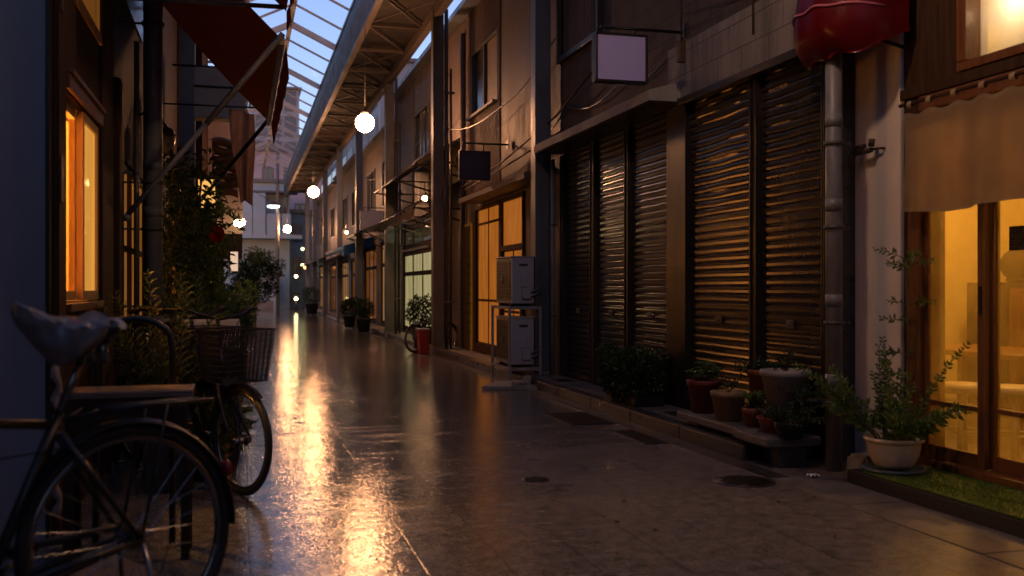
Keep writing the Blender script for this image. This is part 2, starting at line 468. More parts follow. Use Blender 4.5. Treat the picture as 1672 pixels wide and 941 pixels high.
g = MB(); g.quad((-150, -60, 0), (150, -60, 0), (150, 260, 0), (-150, 260, 0))
ground = setting('ground', g, ground_mat())
M_CONC = mat('damp_concrete', (0.17, 0.155, 0.145), 0.45, var=0.4, scale=5, bump=0.35, bscale=70, rvar=0.2, dirt=0.6)
M_CONC2 = mat('pale_concrete', (0.30, 0.28, 0.26), 0.5, var=0.3, scale=7, bump=0.3, bscale=90, rvar=0.2, dirt=0.5)
M_DARKC = mat('gutter_concrete', (0.05, 0.045, 0.042), 0.35, var=0.4, scale=6, bump=0.4, bscale=50, dirt=0.5)
# pavement in front of the shops: slabs with a kerb
pv = MB()
y = 5.95; random.seed(3)
while y < 54:
    n = random.choice((0.9, 1.1, 1.3)); pv.box(3.36, 3.72, y, min(y + n, 54) - 0.008, 0, 0.1 + random.uniform(-0.003, 0.003), 0.006)
    y += n
pavement = setting('pavement', pv, M_CONC)
kb = MB(); y = 5.98
while y < 54:
    kb.box(3.215, 3.352, y, y + 0.992, 0, 0.105 + random.uniform(-0.002, 0.002), 0.012); y += 1.0
kerb = setting('kerb', kb, M_DARKC)
gt = MB(); gt.box(3.07, 3.212, 5.4, 54, 0.0, 0.004)
gutter = setting('gutter', gt, M_DARKC)
fl = MB()
for (a, b) in ((2.2, 3.6), (3.61, 4.6), (4.61, 5.37)):
    fl.box(3.08, 3.44, a, b, -0.02, 0.006)
edge = setting('pavement_edge', fl, M_CONC)
# ------------------------------------------------------------------ shared materials
M_WOOD = mat('dark_wood', (0.055, 0.03, 0.018), 0.7, var=0.5, scale=9, stretch=(3, 3, 0.3), bump=0.2, bscale=40, spec=0.12)
M_REDW = mat('red_brown_wood', (0.17, 0.062, 0.024), 0.4, var=0.35, scale=9, stretch=(4, 4, 0.3), bump=0.15, bscale=40, coat=0.2)
M_GREYM = mat('grey_steel', (0.10, 0.095, 0.09), 0.45, 0.25, var=0.3, scale=7, stretch=(1, 1, 0.4), bump=0.08, bscale=30, dirt=0.5, dirtcol=(0.06, 0.03, 0.015))
M_PIPE = mat('pale_pipe', (0.19, 0.19, 0.195), 0.42, 0.0, var=0.25, scale=8, bump=0.06, bscale=30, dirt=0.6, dirtcol=(0.06, 0.035, 0.02))
M_PIPED = mat('brown_pipe', (0.10, 0.075, 0.055), 0.35, 0.0, var=0.3, scale=6, bump=0.05, dirt=0.4)
M_BLK = mat('black_metal', (0.018, 0.017, 0.018), 0.4, 0.3, var=0.3, bump=0.05, dirt=0.2)
M_RUST = mat('rusty_rod', (0.09, 0.055, 0.035), 0.55, 0.4, var=0.5, scale=20, bump=0.2, dirt=0.5)
M_SHUT = mat('shutter_metal', (0.042, 0.037, 0.034), 0.19, 0.2, var=0.3, scale=5, stretch=(1, 1, 0.5), bump=0.012, bscale=9, rvar=0.03, dirt=0.45)
M_SHUTF = mat('shutter_rail', (0.032, 0.026, 0.02), 0.38, 0.4, var=0.35, scale=6, stretch=(1, 1, 0.3), bump=0.08, dirt=0.4)
M_BLOCK = block_mat('dark_block', (0.10, 0.08, 0.065), (0.075, 0.06, 0.052), (0.035, 0.03, 0.026))
M_PLAST = mat('stained_plaster', (0.34, 0.315, 0.29), 0.75, var=0.3, scale=3.5, stretch=(1, 1, 0.35), bump=0.3, bscale=35, dirt=0.75, dirtcol=(0.05, 0.042, 0.037))
M_WHITE = mat('white_plaster', (0.80, 0.74, 0.68), 0.75, var=0.08, scale=2.5, stretch=(1, 1, 0.4), bump=0.12, bscale=50, dirt=0.35, dirtcol=(0.2, 0.16, 0.12))
M_BROWN = mat('brown_render', (0.085, 0.055, 0.04), 0.6, var=0.4, scale=3, stretch=(1, 1, 0.4), bump=0.2, bscale=30, dirt=0.5)
M_BEIGE = mat('beige_panel', (0.155, 0.115, 0.098), 0.6, var=0.3, scale=3, stretch=(1, 1, 0.25), bump=0.1, bscale=25, dirt=0.5, dirtcol=(0.1, 0.08, 0.06))
M_ROOF = mat('dull_roof', (0.07, 0.075, 0.085), 0.4, 0.1, var=0.3, scale=4, bump=0.1)
M_CREAM = mat('cream_wall', (0.84, 0.70, 0.32), 0.8, var=0.12, scale=2, bump=0.05, dirt=0.1, dirtcol=(0.3, 0.22, 0.1))
M_GLASS = glass('clear_glass', (0.88, 0.88, 0.86))
M_HAZEG = glass('hazy_glass', (0.9, 0.86, 0.76), 0.05, haze=0.22, hazecol=(0.75, 0.62, 0.32))
M_FROST = glass('frosted_glass', (0.9, 0.85, 0.75), 0.12, haze=0.85, hazecol=(0.8, 0.66, 0.42))
M_FROST2 = glass('frosted_window', (0.75, 0.75, 0.75), 0.12, haze=0.85, hazecol=(0.34, 0.36, 0.40))
M_SHADE = litpane('lit_paper_screen', (1.0, 0.30, 0.035), 0.42)
M_GREENG = mat('brass_dull', (0.2, 0.15, 0.08), 0.4, 0.8, bump=0.02)

def corrugated(mb, x, y0, y1, z0, z1, pitch=0.076, depth=0.018, out=-1):
    """vertical ribbed cladding on a wall facing -X; solid strip"""
    pts = []; yy = y0; k = 0
    while yy <= y1 + 1e-6:
        pts.append((x + out * (depth if k % 4 in (1, 2) else 0.0), yy)); yy += pitch / 4 if k % 2 else pitch / 3; k += 1
    for a, b in zip(pts, pts[1:]):
        mb.quad((a[0], a[1], z0), (b[0], b[1], z0), (b[0], b[1], z1), (a[0], a[1], z1))

def bracketed_pipe(name, label, x, y, r, z0, z1, m, wall_x, rings, cat='pipe', group=None, collar=True):
    t = thing(name, label, cat, (x, y, z0), group=group)
    p = MB(); p.tube([(x, y, z0), (x, y, z1)], r, 14)
    if collar:
        for z in rings: p.tube([(x, y, z + 0.11), (x, y, z + 0.19)], r * 1.03, 14)
    p.build('pipe_run', m, t)
    for z in rings:
        b = MB(); b.tube([(x, y, z), (x, y, z + 0.022)], r * 1.2, 14); b.box(x + r * 0.9, wall_x, y - 0.008, y + 0.008, z + 0.003, z + 0.019)
        b.build('bracket', M_GREYM, t)
    return t

# ================================================================== noren shop (nearest, lit)
ns = thing('noodle_shop', 'small lit shop with dark timber front, frosted upper window and sliding glass doors', 'shop', (3.95, 4.0, 0))
w = MB()
w.walls(3.95, 4.07, 2.2, 5.30, 0.1, 4.6, [(2.6, 5.16, 0.1, 2.2), (3.3, 4.78, 2.42, 3.05)])
w.build('timber_wall', M_WOOD, ns)
w = MB(); w.box(3.93, 4.035, 5.31, 5.93, 0.0, 4.6, 0.012); w.build('plaster_pier', M_WHITE, ns)
w = MB(); w.box(7.6, 7.7, 2.2, 8.2, 0, 3.3); w.box(4.08, 7.6, 2.1, 2.2, 0, 3.3); w.box(4.08, 7.6, 8.1, 8.2, 0, 3.3); w.box(4.08, 4.12, 5.21, 8.1, 0, 3.3); w.build('inner_wall', M_CREAM, ns)
w = MB(); w.box(4.08, 7.6, 2.2, 8.1, 3.2, 3.29); w.build('inner_ceiling', M_CREAM, ns)
w = MB(); w.box(4.17, 7.6, 2.2, 8.09, 0.0, 0.1); w.build('inner_floor', M_CONC, ns)
w = MB(); w.box(3.2, 7, 1.6, 6.0, 4.6, 4.72); w.build('roof', M_ROOF, ns)
# door frame, doors
df = MB(); df.box(3.90, 4.09, 5.10, 5.20, 0.1, 2.2, 0.006); df.box(3.90, 4.09, 2.6, 5.10, 2.2, 2.29, 0.006); df.box(3.90, 4.09, 2.6, 5.10, 0.1, 0.14, 0.004)
df.build('door_frame', M_REDW, ns)
def slide(y0, y1, x, low):
    d = MB()
    for (a, b) in ((y0, y0 + 0.055), (y1 - 0.055, y1)): d.box(x, x + 0.035, a, b, 0.145, 2.195, 0.004)
    d.box(x, x + 0.035, y0 + 0.056, y1 - 0.056, 0.145, 0.225, 0.004); d.box(x, x + 0.035, y0 + 0.056, y1 - 0.056, 2.12, 2.195, 0.004)
    d.box(x + 0.004, x + 0.03, y0 + 0.056, y1 - 0.056, 0.46, 0.488, 0.003)
    o = d.build('door', M_REDW, ns)
    p = MB(); p.box(x + 0.014, x + 0.019, y0 + 0.05, y1 - 0.05, 0.22, 2.125); p.build('pane', low, o)
    h = MB(); h.box(x - 0.006, x - 0.001, y0 + 0.018, y0 + 0.04, 1.0, 1.16); h.build('handle', M_BLK, o)
slide(4.60, 5.12, 3.94, M_HAZEG); slide(3.74, 4.63, 3.99, M_HAZEG); slide(2.68, 3.72, 3.94, M_HAZEG)
# upper window
uf = MB()
for a in (3.3, 4.05, 4.70): uf.box(3.90, 4.05, a, a + 0.075, 2.425, 3.05, 0.005)
uf.box(3.90, 4.05, 3.3, 4.775, 2.37, 2.42, 0.005); uf.box(3.90, 4.05, 3.3, 4.775, 3.055, 3.12, 0.005)
ufo = uf.build('window', M_REDW, ns)
p = MB(); p.box(4.0, 4.006, 3.37, 4.055, 2.42, 3.06); p.box(4.0, 4.006, 4.12, 4.705, 2.42, 3.06); p.build('pane', M_FROST2, ufo)
sl = MB(); sl.box(3.91, 3.945, 2.2, 5.29, 2.30, 2.365, 0.006); sl.build('ledge', M_WOOD, ns)
# furniture seen through the haze
tb = thing('wooden_table', 'wooden cafe table seen dimly through the hazy shop door', 'table', (5.35, 6.2, 0.1))
m_ = MB(); m_.box(5.0, 5.7, 5.5, 6.9, 0.66, 0.70, 0.01); m_.build('table_top', M_REDW, tb)
for (a, b) in ((5.05, 5.55), (5.65, 5.55), (5.05, 6.85), (5.65, 6.85)):
    m_ = MB(); m_.box(a - 0.025, a + 0.025, b - 0.025, b + 0.025, 0.1, 0.658); m_.build('leg', M_REDW, tb)
M_STOOL = mat('pale_stool_paint', (0.62, 0.56, 0.46), 0.5, var=0.1, bump=0.02, dirt=0.2)
def stool(x, y, lab):
    t = thing('wooden_stool', lab, 'stool', (x, y, 0.1), group='stools behind the shop door')
    m_ = MB(); m_.lathe((x, y, 0), [(0.001, 0.50), (0.17, 0.50), (0.18, 0.52), (0.18, 0.535), (0.17, 0.55), (0.001, 0.55)], 24); m_.build('seat', M_STOOL, t)
    for k in range(4):
        a = PI / 4 + k * PI / 2
        m_ = MB(); m_.tube([(x + 0.12 * math.cos(a), y + 0.12 * math.sin(a), 0.5), (x + 0.17 * math.cos(a), y + 0.17 * math.sin(a), 0.1)], 0.016, 8); m_.build('leg', M_STOOL, t)
    m_ = MB(); m_.tube([(x + 0.15 * math.cos(PI / 4 + k * PI / 2), y + 0.15 * math.sin(PI / 4 + k * PI / 2), 0.26) for k in range(4)], 0.009, 6, closed=True); m_.build('stretcher', M_STOOL, t)
stool(4.55, 5.05, 'pale round stool behind the door pane with the dark notice')
stool(4.36, 5.28, 'pale round stool behind the door pane next to the white pier')
cb_ = thing('cabinet', 'tall brown cabinet inside the shop behind the notice pane', 'cabinet', (6.8, 7.3, 0.1))
m_ = MB(); m_.box(6.4, 7.3, 7.2, 7.7, 0.1, 1.2, 0.01); m_.build('body', M_WOOD, cb_)
m_ = MB(); m_.box(6.42, 6.83, 7.175, 7.197, 0.15, 1.15, 0.006); m_.box(6.87, 7.28, 7.175, 7.197, 0.15, 1.15, 0.006); m_.build('door', M_REDW, cb_)
m_ = MB(); m_.ball((6.76, 7.45, 1.36), 0.17, 14, 0.9); m_.lathe((6.76, 7.45, 0), [(0.1, 1.201), (0.12, 1.22), (0.1, 1.25)], 14); one('round_jar', m_, M_WOOD, 'dark round jar standing on the cabinet inside the shop', 'jar', (6.76, 7.45, 1.2))
lamp('shop_ceiling_lamp', (5.7, 6.6, 2.3), 95, (1.0, 0.52, 0.13), 0.1)
lamp('shop_stool_fill', (5.0, 4.7, 2.4), 26, (1.0, 0.58, 0.2), 0.1)  # added fill for the stool fronts
lamp('shop_window_lamp', (4.12, 4.42, 2.74), 20, (1.0, 0.64, 0.30), 0.05)
# dark notice on the door
nt_ = thing('door_notice', 'small dark notice with pale lettering on the shop door glass', 'notice', (3.975, 4.38, 1.35))
m_ = MB(); m_.box(3.978, 3.984, 4.20, 4.46, 1.35, 1.48); m_.build('board', M_BLK, nt_)
m_ = MB(); random.seed(5)
for r_ in range(4):
    yy = 4.445
    while yy > 4.215:
        wd = random.uniform(0.008, 0.02)
        if random.random() < 0.85:
            zz = 1.465 - r_ * 0.03
            m_.box(3.9755, 3.9775, yy - wd, yy, zz - 0.004, zz - 0.001)
            m_.box(3.9755, 3.9775, yy - wd * 0.6, yy - wd * 0.4, zz - 0.016, zz - 0.0045)
            if random.random() < 0.6: m_.box(3.9755, 3.9775, yy - wd, yy, zz - 0.0195, zz - 0.0165)
        yy -= wd + 0.006
m_.build('lettering', M_BEIGE, nt_)
# noren curtain
nr = thing('noren_curtain', 'beige cloth shop curtain hung from a rod over the glass doors', 'curtain', (3.84, 4.0, 1.65))
M_NOREN = cloth('beige_linen', (0.42, 0.32, 0.21), trans=0.25, var=0.10)
def panel(y0, y1, nm, ph):
    def f(u, v):
        yy = y0 + (y1 - y0) * u
        sag = 0.02 * math.sin(u * PI * 5 + ph) ** 2
        z = 2.195 - sag * (1 - v) - (0.60 - 0.012 * math.sin(u * 7 + ph)) * v
        amp = 0.006 + 0.028 * v
        return (3.84 - 0.01 * v + amp * (0.6 * math.sin(u * 13 + ph) + 0.4 * math.sin(u * 29 + ph * 2)) , yy + 0.01 * math.sin(v * 4 + u * 9), z)
    m_ = MB(); m_.sheet(f, 64, 18, 0.003); m_.build(nm, M_NOREN, nr)
panel(4.12, 5.15, 'curtain_panel', 0.5); panel(3.1, 4.115, 'curtain_panel', 2.1)
m_ = MB(); m_.tube([(3.845, 2.9, 2.25), (3.845, 5.20, 2.25)], 0.011, 8); m_.build('rod', M_WOOD, nr)
for yy in (5.10, 4.93, 4.72, 4.50, 4.28, 4.0, 3.75, 3.5): m_ = MB(); m_.sheet(lambda u, v, yy=yy: (3.845 - 0.014 * math.sin(u * PI * 2 + 0.0), yy - 0.02 + 0.04 * v, 2.22 + 0.022 * (1 - math.cos(u * PI * 2))), 10, 2); m_.build('loop', M_NOREN, nr)
# turf on a low plinth
st_ = MB(); st_.box(3.44, 3.925, 2.0, 5.14, 0.0, 0.085, 0.008); one('door_step', st_, mat('black_step', (0.02, 0.018, 0.017), 0.6, bump=0.2), 'low dark concrete step under the green mat', 'step', (3.68, 3.6, 0))
tf = MB(); tf.box(3.452, 3.915, 2.02, 5.0, 0.089, 0.098)
random.seed(11)
for k in range(17000):
    x, y = random.uniform(3.455, 3.912), random.uniform(2.9, 4.995)
    d = Vector((random.uniform(-0.5, 0.5), random.uniform(-0.5, 0.5), 1)).normalized(); h = random.uniform(0.008, 0.016)
    p0 = Vector((x, y, 0.097)); sd_ = d.cross(rvec()).normalized() * 0.0016
    f = tf.bm.faces.new([tf.bm.verts.new(q) for q in (p0 + sd_, p0 - sd_, p0 + d * h)])
one('turf_mat', tf, mat('green_turf', (0.085, 0.16, 0.012), 0.65, var=0.35, scale=5, bump=0), 'green artificial grass mat on the step at the glass doors', 'mat', (3.68, 3.6, 0.089), shade='leaf')
# red rounded awning over the pier
ra = thing('red_awning', 'glossy red rounded awning bulging over the white pier', 'awning', (3.93, 5.55, 2.5))
M_RED = cloth('red_vinyl', (0.22, 0.006, 0.016), trans=0.25, rough=0.35, var=0.15, bump=0.06, gloss=0.2)
Y0, Y1, XW, XF = 5.16, 5.94, 3.93, 3.42
def dome(u, v):
    # u: along the wall, v: from the wall top over the round front, curling in under the hem
    s_ = 2 * u - 1
    rr = math.sqrt(max(0.0, 1 - abs(s_) ** 3.0))
    a = v * PI * 0.74
    sag = 0.018 * math.sin(u * 9 + 1) * max(0, v - 0.5) + 0.012 * math.sin(u * 21 + v * 5) * v
    x = XW - (XW - XF) * (0.10 + 0.90 * rr) * math.sin(a) ** 0.8
    z = 2.78 + (0.60 if a < PI / 2 else 0.30) * math.cos(a) * (0.4 + 0.6 * rr) - sag
    return (x + sag * 0.4, Y0 + (Y1 - Y0) * u, z)
m_ = MB(); m_.sheet(dome, 56, 28, 0.004); m_.build('hood_cloth', M_RED, ra)
m_ = MB(); m_.tube([tuple(Vector(dome(0.02 + 0.96 * i / 40, 0.60)) + Vector((-0.006, 0, 0))) for i in range(41)], 0.009, 8); m_.build('highlight_strip', cloth('pink_highlight', (0.5, 0.14, 0.2), 0.1, 0.3, gloss=0.5), ra)  # pale strip puts the highlight on the vinyl bulge into colour
for ya, yb in ((5.25, 5.35), (5.88, 5.75)): m_ = MB(); m_.tube([(3.93, ya, 2.62), (3.56, yb, 2.74)], 0.012, 8); m_.build('strut', M_RUST, ra)
# tap bracket on the pier
tp = thing('wall_tap', 'small rusty tap on a rod fixed to the white pier', 'tap', (3.9, 5.62, 2.0))
m_ = MB(); m_.tube([(3.93, 5.46, 2.035), (3.90, 5.47, 2.035), (3.87, 5.62, 2.04)], 0.008, 8); m_.tube([(3.87, 5.72, 2.03), (3.87, 5.52, 2.03)], 0.018, 8); m_.build('rod', M_RUST, tp)
m_ = MB(); m_.tube([(3.87, 5.70, 2.03), (3.86, 5.72, 2.0), (3.86, 5.72, 1.94)], 0.02, 8); m_.tube([(3.87, 5.52, 2.05), (3.87, 5.51, 2.10)], 0.02, 8); m_.tube([(3.85, 5.56, 2.06), (3.85, 5.66, 2.06)], 0.014, 8); m_.build('tap_body', M_RUST, tp)

# pipes between the pier and the shutters
bracketed_pipe('downpipe', 'thick pale downpipe standing at the end of the roller shutters', 3.60, 5.52, 0.052, 0, 3.3, M_PIPE, 3.72, (0.42, 0.92, 1.52, 2.05), group='downpipes')
bracketed_pipe('downpipe', 'slim pale pipe clipped to the white pier below the red awning', 3.86, 5.86, 0.027, 0.0, 2.75, M_PIPE, 3.93, (1.0, 1.95), group='downpipes', collar=False)
bracketed_pipe('downpipe', 'slim dark pipe in the gap beside the thick pale downpipe', 3.80, 5.79, 0.02, 0.0, 3.2, M_PIPED, 3.9, (1.3, 2.2), group='downpipes', collar=False)

# ================================================================== shutter building
sb = thing('shuttered_building', 'dark block building with five closed roller shutters and a metal hood', 'building', (3.72, 8.7, 0))
w = MB(); w.walls(3.74, 3.95, 5.84, 11.52, 2.80, 9.0, [(10.12, 11.45, 3.93, 5.2)]); w.box(3.95, 8, 11.3, 11.52, 0, 9); w.box(3.96, 8, 5.95, 6.1, 3.4, 9); w.build('block_wall', M_BLOCK, sb)
w = MB(); w.box(3.70, 3.738, 5.84, 8.28, 2.80, 3.28, 0.004); w.build('plaster_band', block_mat('plastered_block', (0.30, 0.27, 0.25), (0.25, 0.225, 0.21), (0.13, 0.115, 0.105), dirt=0.75), sb)
w = MB(); w.box(3.66, 3.74, 5.84, 8.0, 2.735, 2.797, 0.006); w.build('lintel', M_SHUTF, sb)
w = MB(); w.box(3.8, 8, 5.84, 11.52, 9.0, 9.15); w.build('roof', M_ROOF, sb)
w = MB(); w.box(3.95, 4.05, 5.84, 11.52, 0.0, 2.8); w.box(3.74, 3.95, 5.78, 5.84, 0.0, 9.0); w.build('back_wall', M_DARKC, sb)
hd = MB(); hd.prism([(3.40, 8.0, 2.775), (3.40, 8.0, 2.865), (3.735, 8.0, 2.965), (3.735, 8.0, 2.775)], (0, 3.5, 0)); hd.build('hood', M_PLAST, sb)
hd = MB(); hd.box(3.42, 3.73, 8.02, 11.48, 2.765, 2.772); hd.build('hood_soffit', M_SHUTF, sb)
def shutter(y0, y1, top, wob, seed):
    random.seed(seed)
    m_ = MB(); bm = m_.bm
    pitch = 0.066; prof = [(0.0, 0.0), (-0.0062, 0.005), (-0.0082, 0.020), (-0.0082, 0.040), (-0.0055, 0.0535), (0.004, 0.0575)]
    nseg = 40; zs = []
    z = 0.105
    while z < top:
        for dx, dz in prof:
            if z + dz < top: zs.append((dx, z + dz, z))
        z += pitch
    ph = [random.uniform(0, 6) for _ in range(6)]
    def off(y, z, zrow):
        r = random.Random(int(zrow * 1000) + seed)
        k = wob * max(0.15, (z - 1.3) / 1.4)
        tilt = r.uniform(-1, 1) * 0.005 * k; b = r.uniform(0, 6)
        dz = k * 0.0045 * math.sin(3.1 * y + ph[0] + zrow * 2.1) * math.sin(7 * y + b * 0.6) + tilt * math.sin((y - y0) / (y1 - y0) * PI)
        dx = 0.0005 * k * math.sin(5 * y + b) + 0.0007 * math.sin(2.2 * z + ph[1] + y * 2)
        return dx, dz
    rows = []
    for dx, zz, zr in zs:
        row = []
        for i in range(nseg + 1):
            y = y0 + (y1 - y0) * i / nseg
            ox, oz = off(y, zz, zr)
            row.append(bm.verts.new((3.775 + dx + ox, y, zz + oz)))
        rows.append(row)
    for a, b in zip(rows, rows[1:]):
        for i in range(nseg):
            bm.faces.new((a[i], a[i + 1], b[i + 1], b[i])).smooth = False
    o = m_.build('roller_shutter', M_SHUT, sb)
    m_ = MB(); m_.box(3.745, 3.785, y0 + 0.005, y1 - 0.005, 0.101, 0.15, 0.004); m_.build('bottom_bar', M_SHUTF, o)
    ym = (y0 + y1) / 2
    m_ = MB(); m_.box(3.748, 3.762, ym - 0.05, ym + 0.05, 0.86, 0.92, 0.004); m_.tube([(3.748, ym, 0.89), (3.738, ym, 0.89)], 0.014, 10); m_.build('lock', M_GREYM, o)
    m_ = MB(); m_.tube([(3.75, ym - 0.07, 0.165), (3.735, ym - 0.06, 0.175), (3.735, ym + 0.06, 0.175), (3.75, ym + 0.07, 0.165)], 0.006, 6); m_.build('pull_handle', M_GREYM, o)
spans = [(10.45, 11.36), (9.42, 10.29), (8.34, 9.28), (6.85, 7.94), (5.88, 6.71)]
for i, (a, b) in enumerate(spans): shutter(a, b, 2.79 if i < 3 else 2.76, 0.5 if i < 3 else 1.6, 20 + i)
for (a, b, x) in ((11.36, 11.50, 3.73), (10.29, 10.45, 3.735), (9.28, 9.42, 3.735), (7.94, 8.34, 3.715), (6.71, 6.85, 3.735), (5.80, 5.88, 3.735)):
    m_ = MB(); m_.box(x, 3.80, a + 0.002, b - 0.002, 0.1, 2.76, 0.004)
    if b - a < 0.2:
        m_.box(x - 0.012, x - 0.001, a + 0.02, a + 0.035, 0.1, 2.74); m_.box(x - 0.012, x - 0.001, b - 0.035, b - 0.02, 0.1, 2.74)
    m_.build('shutter_post', M_SHUTF, sb)
wf = MB(); wf.box(3.68, 3.76, 10.06, 11.5, 3.86, 3.925, 0.006); wf.box(3.68, 3.76, 10.06, 10.12, 3.927, 5.25, 0.006); wf.box(3.68, 3.76, 11.45, 11.5, 3.927, 5.25, 0.006)
wfo = wf.build('window', M_SHUTF, sb)
m_ = MB(); corrugated(m_, 3.80, 10.125, 11.445, 3.93, 5.2, 0.09, 0.015); m_.build('ribbed_panel', M_BEIGE, wfo)

# hanging pale sign box
def hung_sign(name, label, x0, x1, y, z0, z1, mface, th, wall_x, arm_z, grp):
    t = thing(name, label, 'sign', ((x0 + x1) / 2, y, z0), group=grp)
    f = MB(); b = 0.022
    f.box(x0, x1, y, y + th, z0, z0 + b, 0.004); f.box(x0, x1, y, y + th, z1 - b, z1, 0.004); f.box(x0, x0 + b, y, y + th, z0 + b + 0.001, z1 - b - 0.001, 0.004); f.box(x1 - b, x1, y, y + th, z0 + b + 0.001, z1 - b - 0.001, 0.004)
    f.build('frame', M_BLK, t)
    p = MB(); p.box(x0 + b, x1 - b, y + 0.008, y + th - 0.008, z0 + b, z1 - b); p.build('face_panel', mface, t)
    a = MB(); a.tube([(x0 + 0.06, y + th / 2, arm_z), (wall_x, y + th / 2, arm_z)], 0.014, 8)
    for xx in (x0 + 0.1, x1 - 0.1): a.tube([(xx, y + th / 2, z1), (xx, y + th / 2, arm_z)], 0.009, 6)
    a.box(wall_x - 0.012, wall_x - 0.001, y - 0.04, y + th + 0.04, arm_z - 0.06, arm_z + 0.06); a.build('bracket', M_BLK, t)
M_LAV = mat('lavender_acrylic', (0.52, 0.5, 0.92), 0.35, var=0.05, scale=3, bump=0.0, dirt=0.12, coat=0.3)
M_PURP = mat('dark_purple_panel', (0.03, 0.008, 0.035), 0.4, var=0.1, bump=0.02, dirt=0.1)
hung_sign('sign_box', 'blank pale lavender sign box on a bracket above the shutters', 2.92, 3.40, 8.02, 2.92, 3.345, M_LAV, 0.10, 3.74, 3.40, 'bracket signs')
hung_sign('sign_box', 'blank dark purple sign board hung beside the steel column', 3.02, 3.48, 14.0, 2.71, 3.13, M_PURP, 0.07, 3.75, 3.24, 'bracket signs')
# wall rods and insulator
rd = thing('wall_rod', 'thin rusty rod frame standing off the block wall above the shutters', 'rod', (3.7, 7.3, 3.2))
m_ = MB(); m_.tube([(3.73, 6.75, 3.36), (3.5, 7.5, 3.62)], 0.012, 8); m_.build('diagonal_rod', M_RUST, rd)
m_ = MB(); m_.tube([(3.70, 6.72, 3.05), (3.70, 6.72, 4.6)], 0.012, 8); m_.build('upright_rod', M_RUST, rd)
m_ = MB(); m_.tube([(3.52, 7.6, 3.2), (3.52, 7.6, 4.6)], 0.008, 8); m_.box(3.49, 3.55, 7.57, 7.63, 3.02, 3.2, 0.008); m_.build('hanging_weight', M_RUST, rd)
for i, (za, zb, x) in enumerate(((2.92, 3.62, 3.62), (2.80, 3.42, 3.64))):
    m_ = MB(); m_.tube([(x, 16.6, za - 0.05), (x, 14.0, za + 0.03), (x, 11.3, za + 0.18 + 0.1 * (1 - i)), (x - 0.02, 9.3, zb - 0.02)] if i == 0 else [(x, 16.4, za), (x, 13.5, za + 0.1), (x, 11.2, za + 0.2)], 0.013, 7)
    one('wall_conduit', m_, M_RUST, ('long thin conduit running along the upper walls towards the lavender sign', 'shorter thin conduit running along the brown wall under the long one')[i], 'conduit', (x, 13, za), group='wall conduits')
# ================================================================== air conditioners on a rack
M_ACW = mat('ac_casing', (0.37, 0.37, 0.42), 0.4, var=0.1, scale=4, bump=0.02, dirt=0.3, dirtcol=(0.2, 0.17, 0.15))
M_DARKG = mat('dark_grille', (0.03, 0.028, 0.026), 0.5, var=0.3, bump=0.02)
def ac_unit(label, x0, y0, z0):
    t = thing('air_conditioner', label, 'air conditioner', (x0 + 0.14, y0 + 0.38, z0), group='outdoor units on the rack')
    m_ = MB(); m_.box(x0, x0 + 0.28, y0, y0 + 0.76, z0, z0 + 0.56, 0.012)
    m_.build('casing', M_ACW, t)
    m_ = MB(); m_.box(x0 - 0.012, x0 + 0.292, y0 - 0.008, y0 + 0.768, z0 + 0.562, z0 + 0.577, 0.005); m_.build('lid', M_ACW, t)
    g_ = MB(); g_.box(x0 - 0.006, x0 - 0.001, y0 + 0.06, y0 + 0.72, z0 + 0.05, z0 + 0.53)
    go = g_.build('fan_grille', M_DARKG, t)
    g_ = MB()
    for k in range(12): g_.box(x0 - 0.013, x0 - 0.007, y0 + 0.06, y0 + 0.72, z0 + 0.06 + k * 0.04, z0 + 0.066 + k * 0.04)
    g_.lathe((x0 - 0.012, y0 + 0.42, z0 + 0.29), [(0.05, 0.0), (0.045, -0.006), (0.001, -0.008)], 16, 'X')
    g_.build('grille_bars', M_GREYM, go)
    h = MB(); h.box(x0 + 0.1, x0 + 0.2, y0 - 0.022, y0 - 0.001, z0 + 0.20, z0 + 0.37, 0.006); h.box(x0 + 0.12, x0 + 0.23, y0 - 0.05, y0 - 0.001, z0 + 0.06, z0 + 0.19, 0.01); h.build('valve_cover', M_ACW, t)
    h = MB(); h.box(x0 + 0.09, x0 + 0.2, y0 - 0.006, y0 - 0.001, z0 + 0.455, z0 + 0.485, 0.003); h.build('grip_slot', M_DARKG, t)
    p = MB()
    for dz in (0.09, 0.14): p.tube([(x0 + 0.2, y0 - 0.03, z0 + dz), (x0 + 0.26, y0 - 0.05, z0 + dz + 0.01), (x0 + 0.33, y0 - 0.03, z0 + dz + 0.05), (x0 + 0.40, y0 + 0.1, z0 + dz + 0.06)], 0.012, 7)
    p.build('hose', M_PIPE, t)
    for yy in (0.1, 0.6): f = MB(); f.box(x0 + 0.01, x0 + 0.27, y0 + yy, y0 + yy + 0.05, z0 - 0.03, z0 - 0.001, 0.004); f.build('foot', M_DARKG, t)
M_RACK = mat('rack_paint', (0.27, 0.26, 0.27), 0.5, var=0.25, scale=8, bump=0.05, dirt=0.5, dirtcol=(0.1, 0.07, 0.05))
AX, AY = 3.13, 11.60
rk = thing('unit_rack', 'pale painted steel rack holding the two stacked air conditioners', 'rack', (AX + 0.17, AY + 0.4, 0.08))
for (xx, yy) in ((AX - 0.02, AY - 0.05), (AX + 0.36, AY - 0.05), (AX - 0.02, AY + 0.8), (AX + 0.36, AY + 0.8)):
    m_ = MB(); m_.box(xx - 0.016, xx + 0.016, yy - 0.016, yy + 0.016, 0.005, 0.93, 0.003); m_.build('leg', M_RACK, rk)
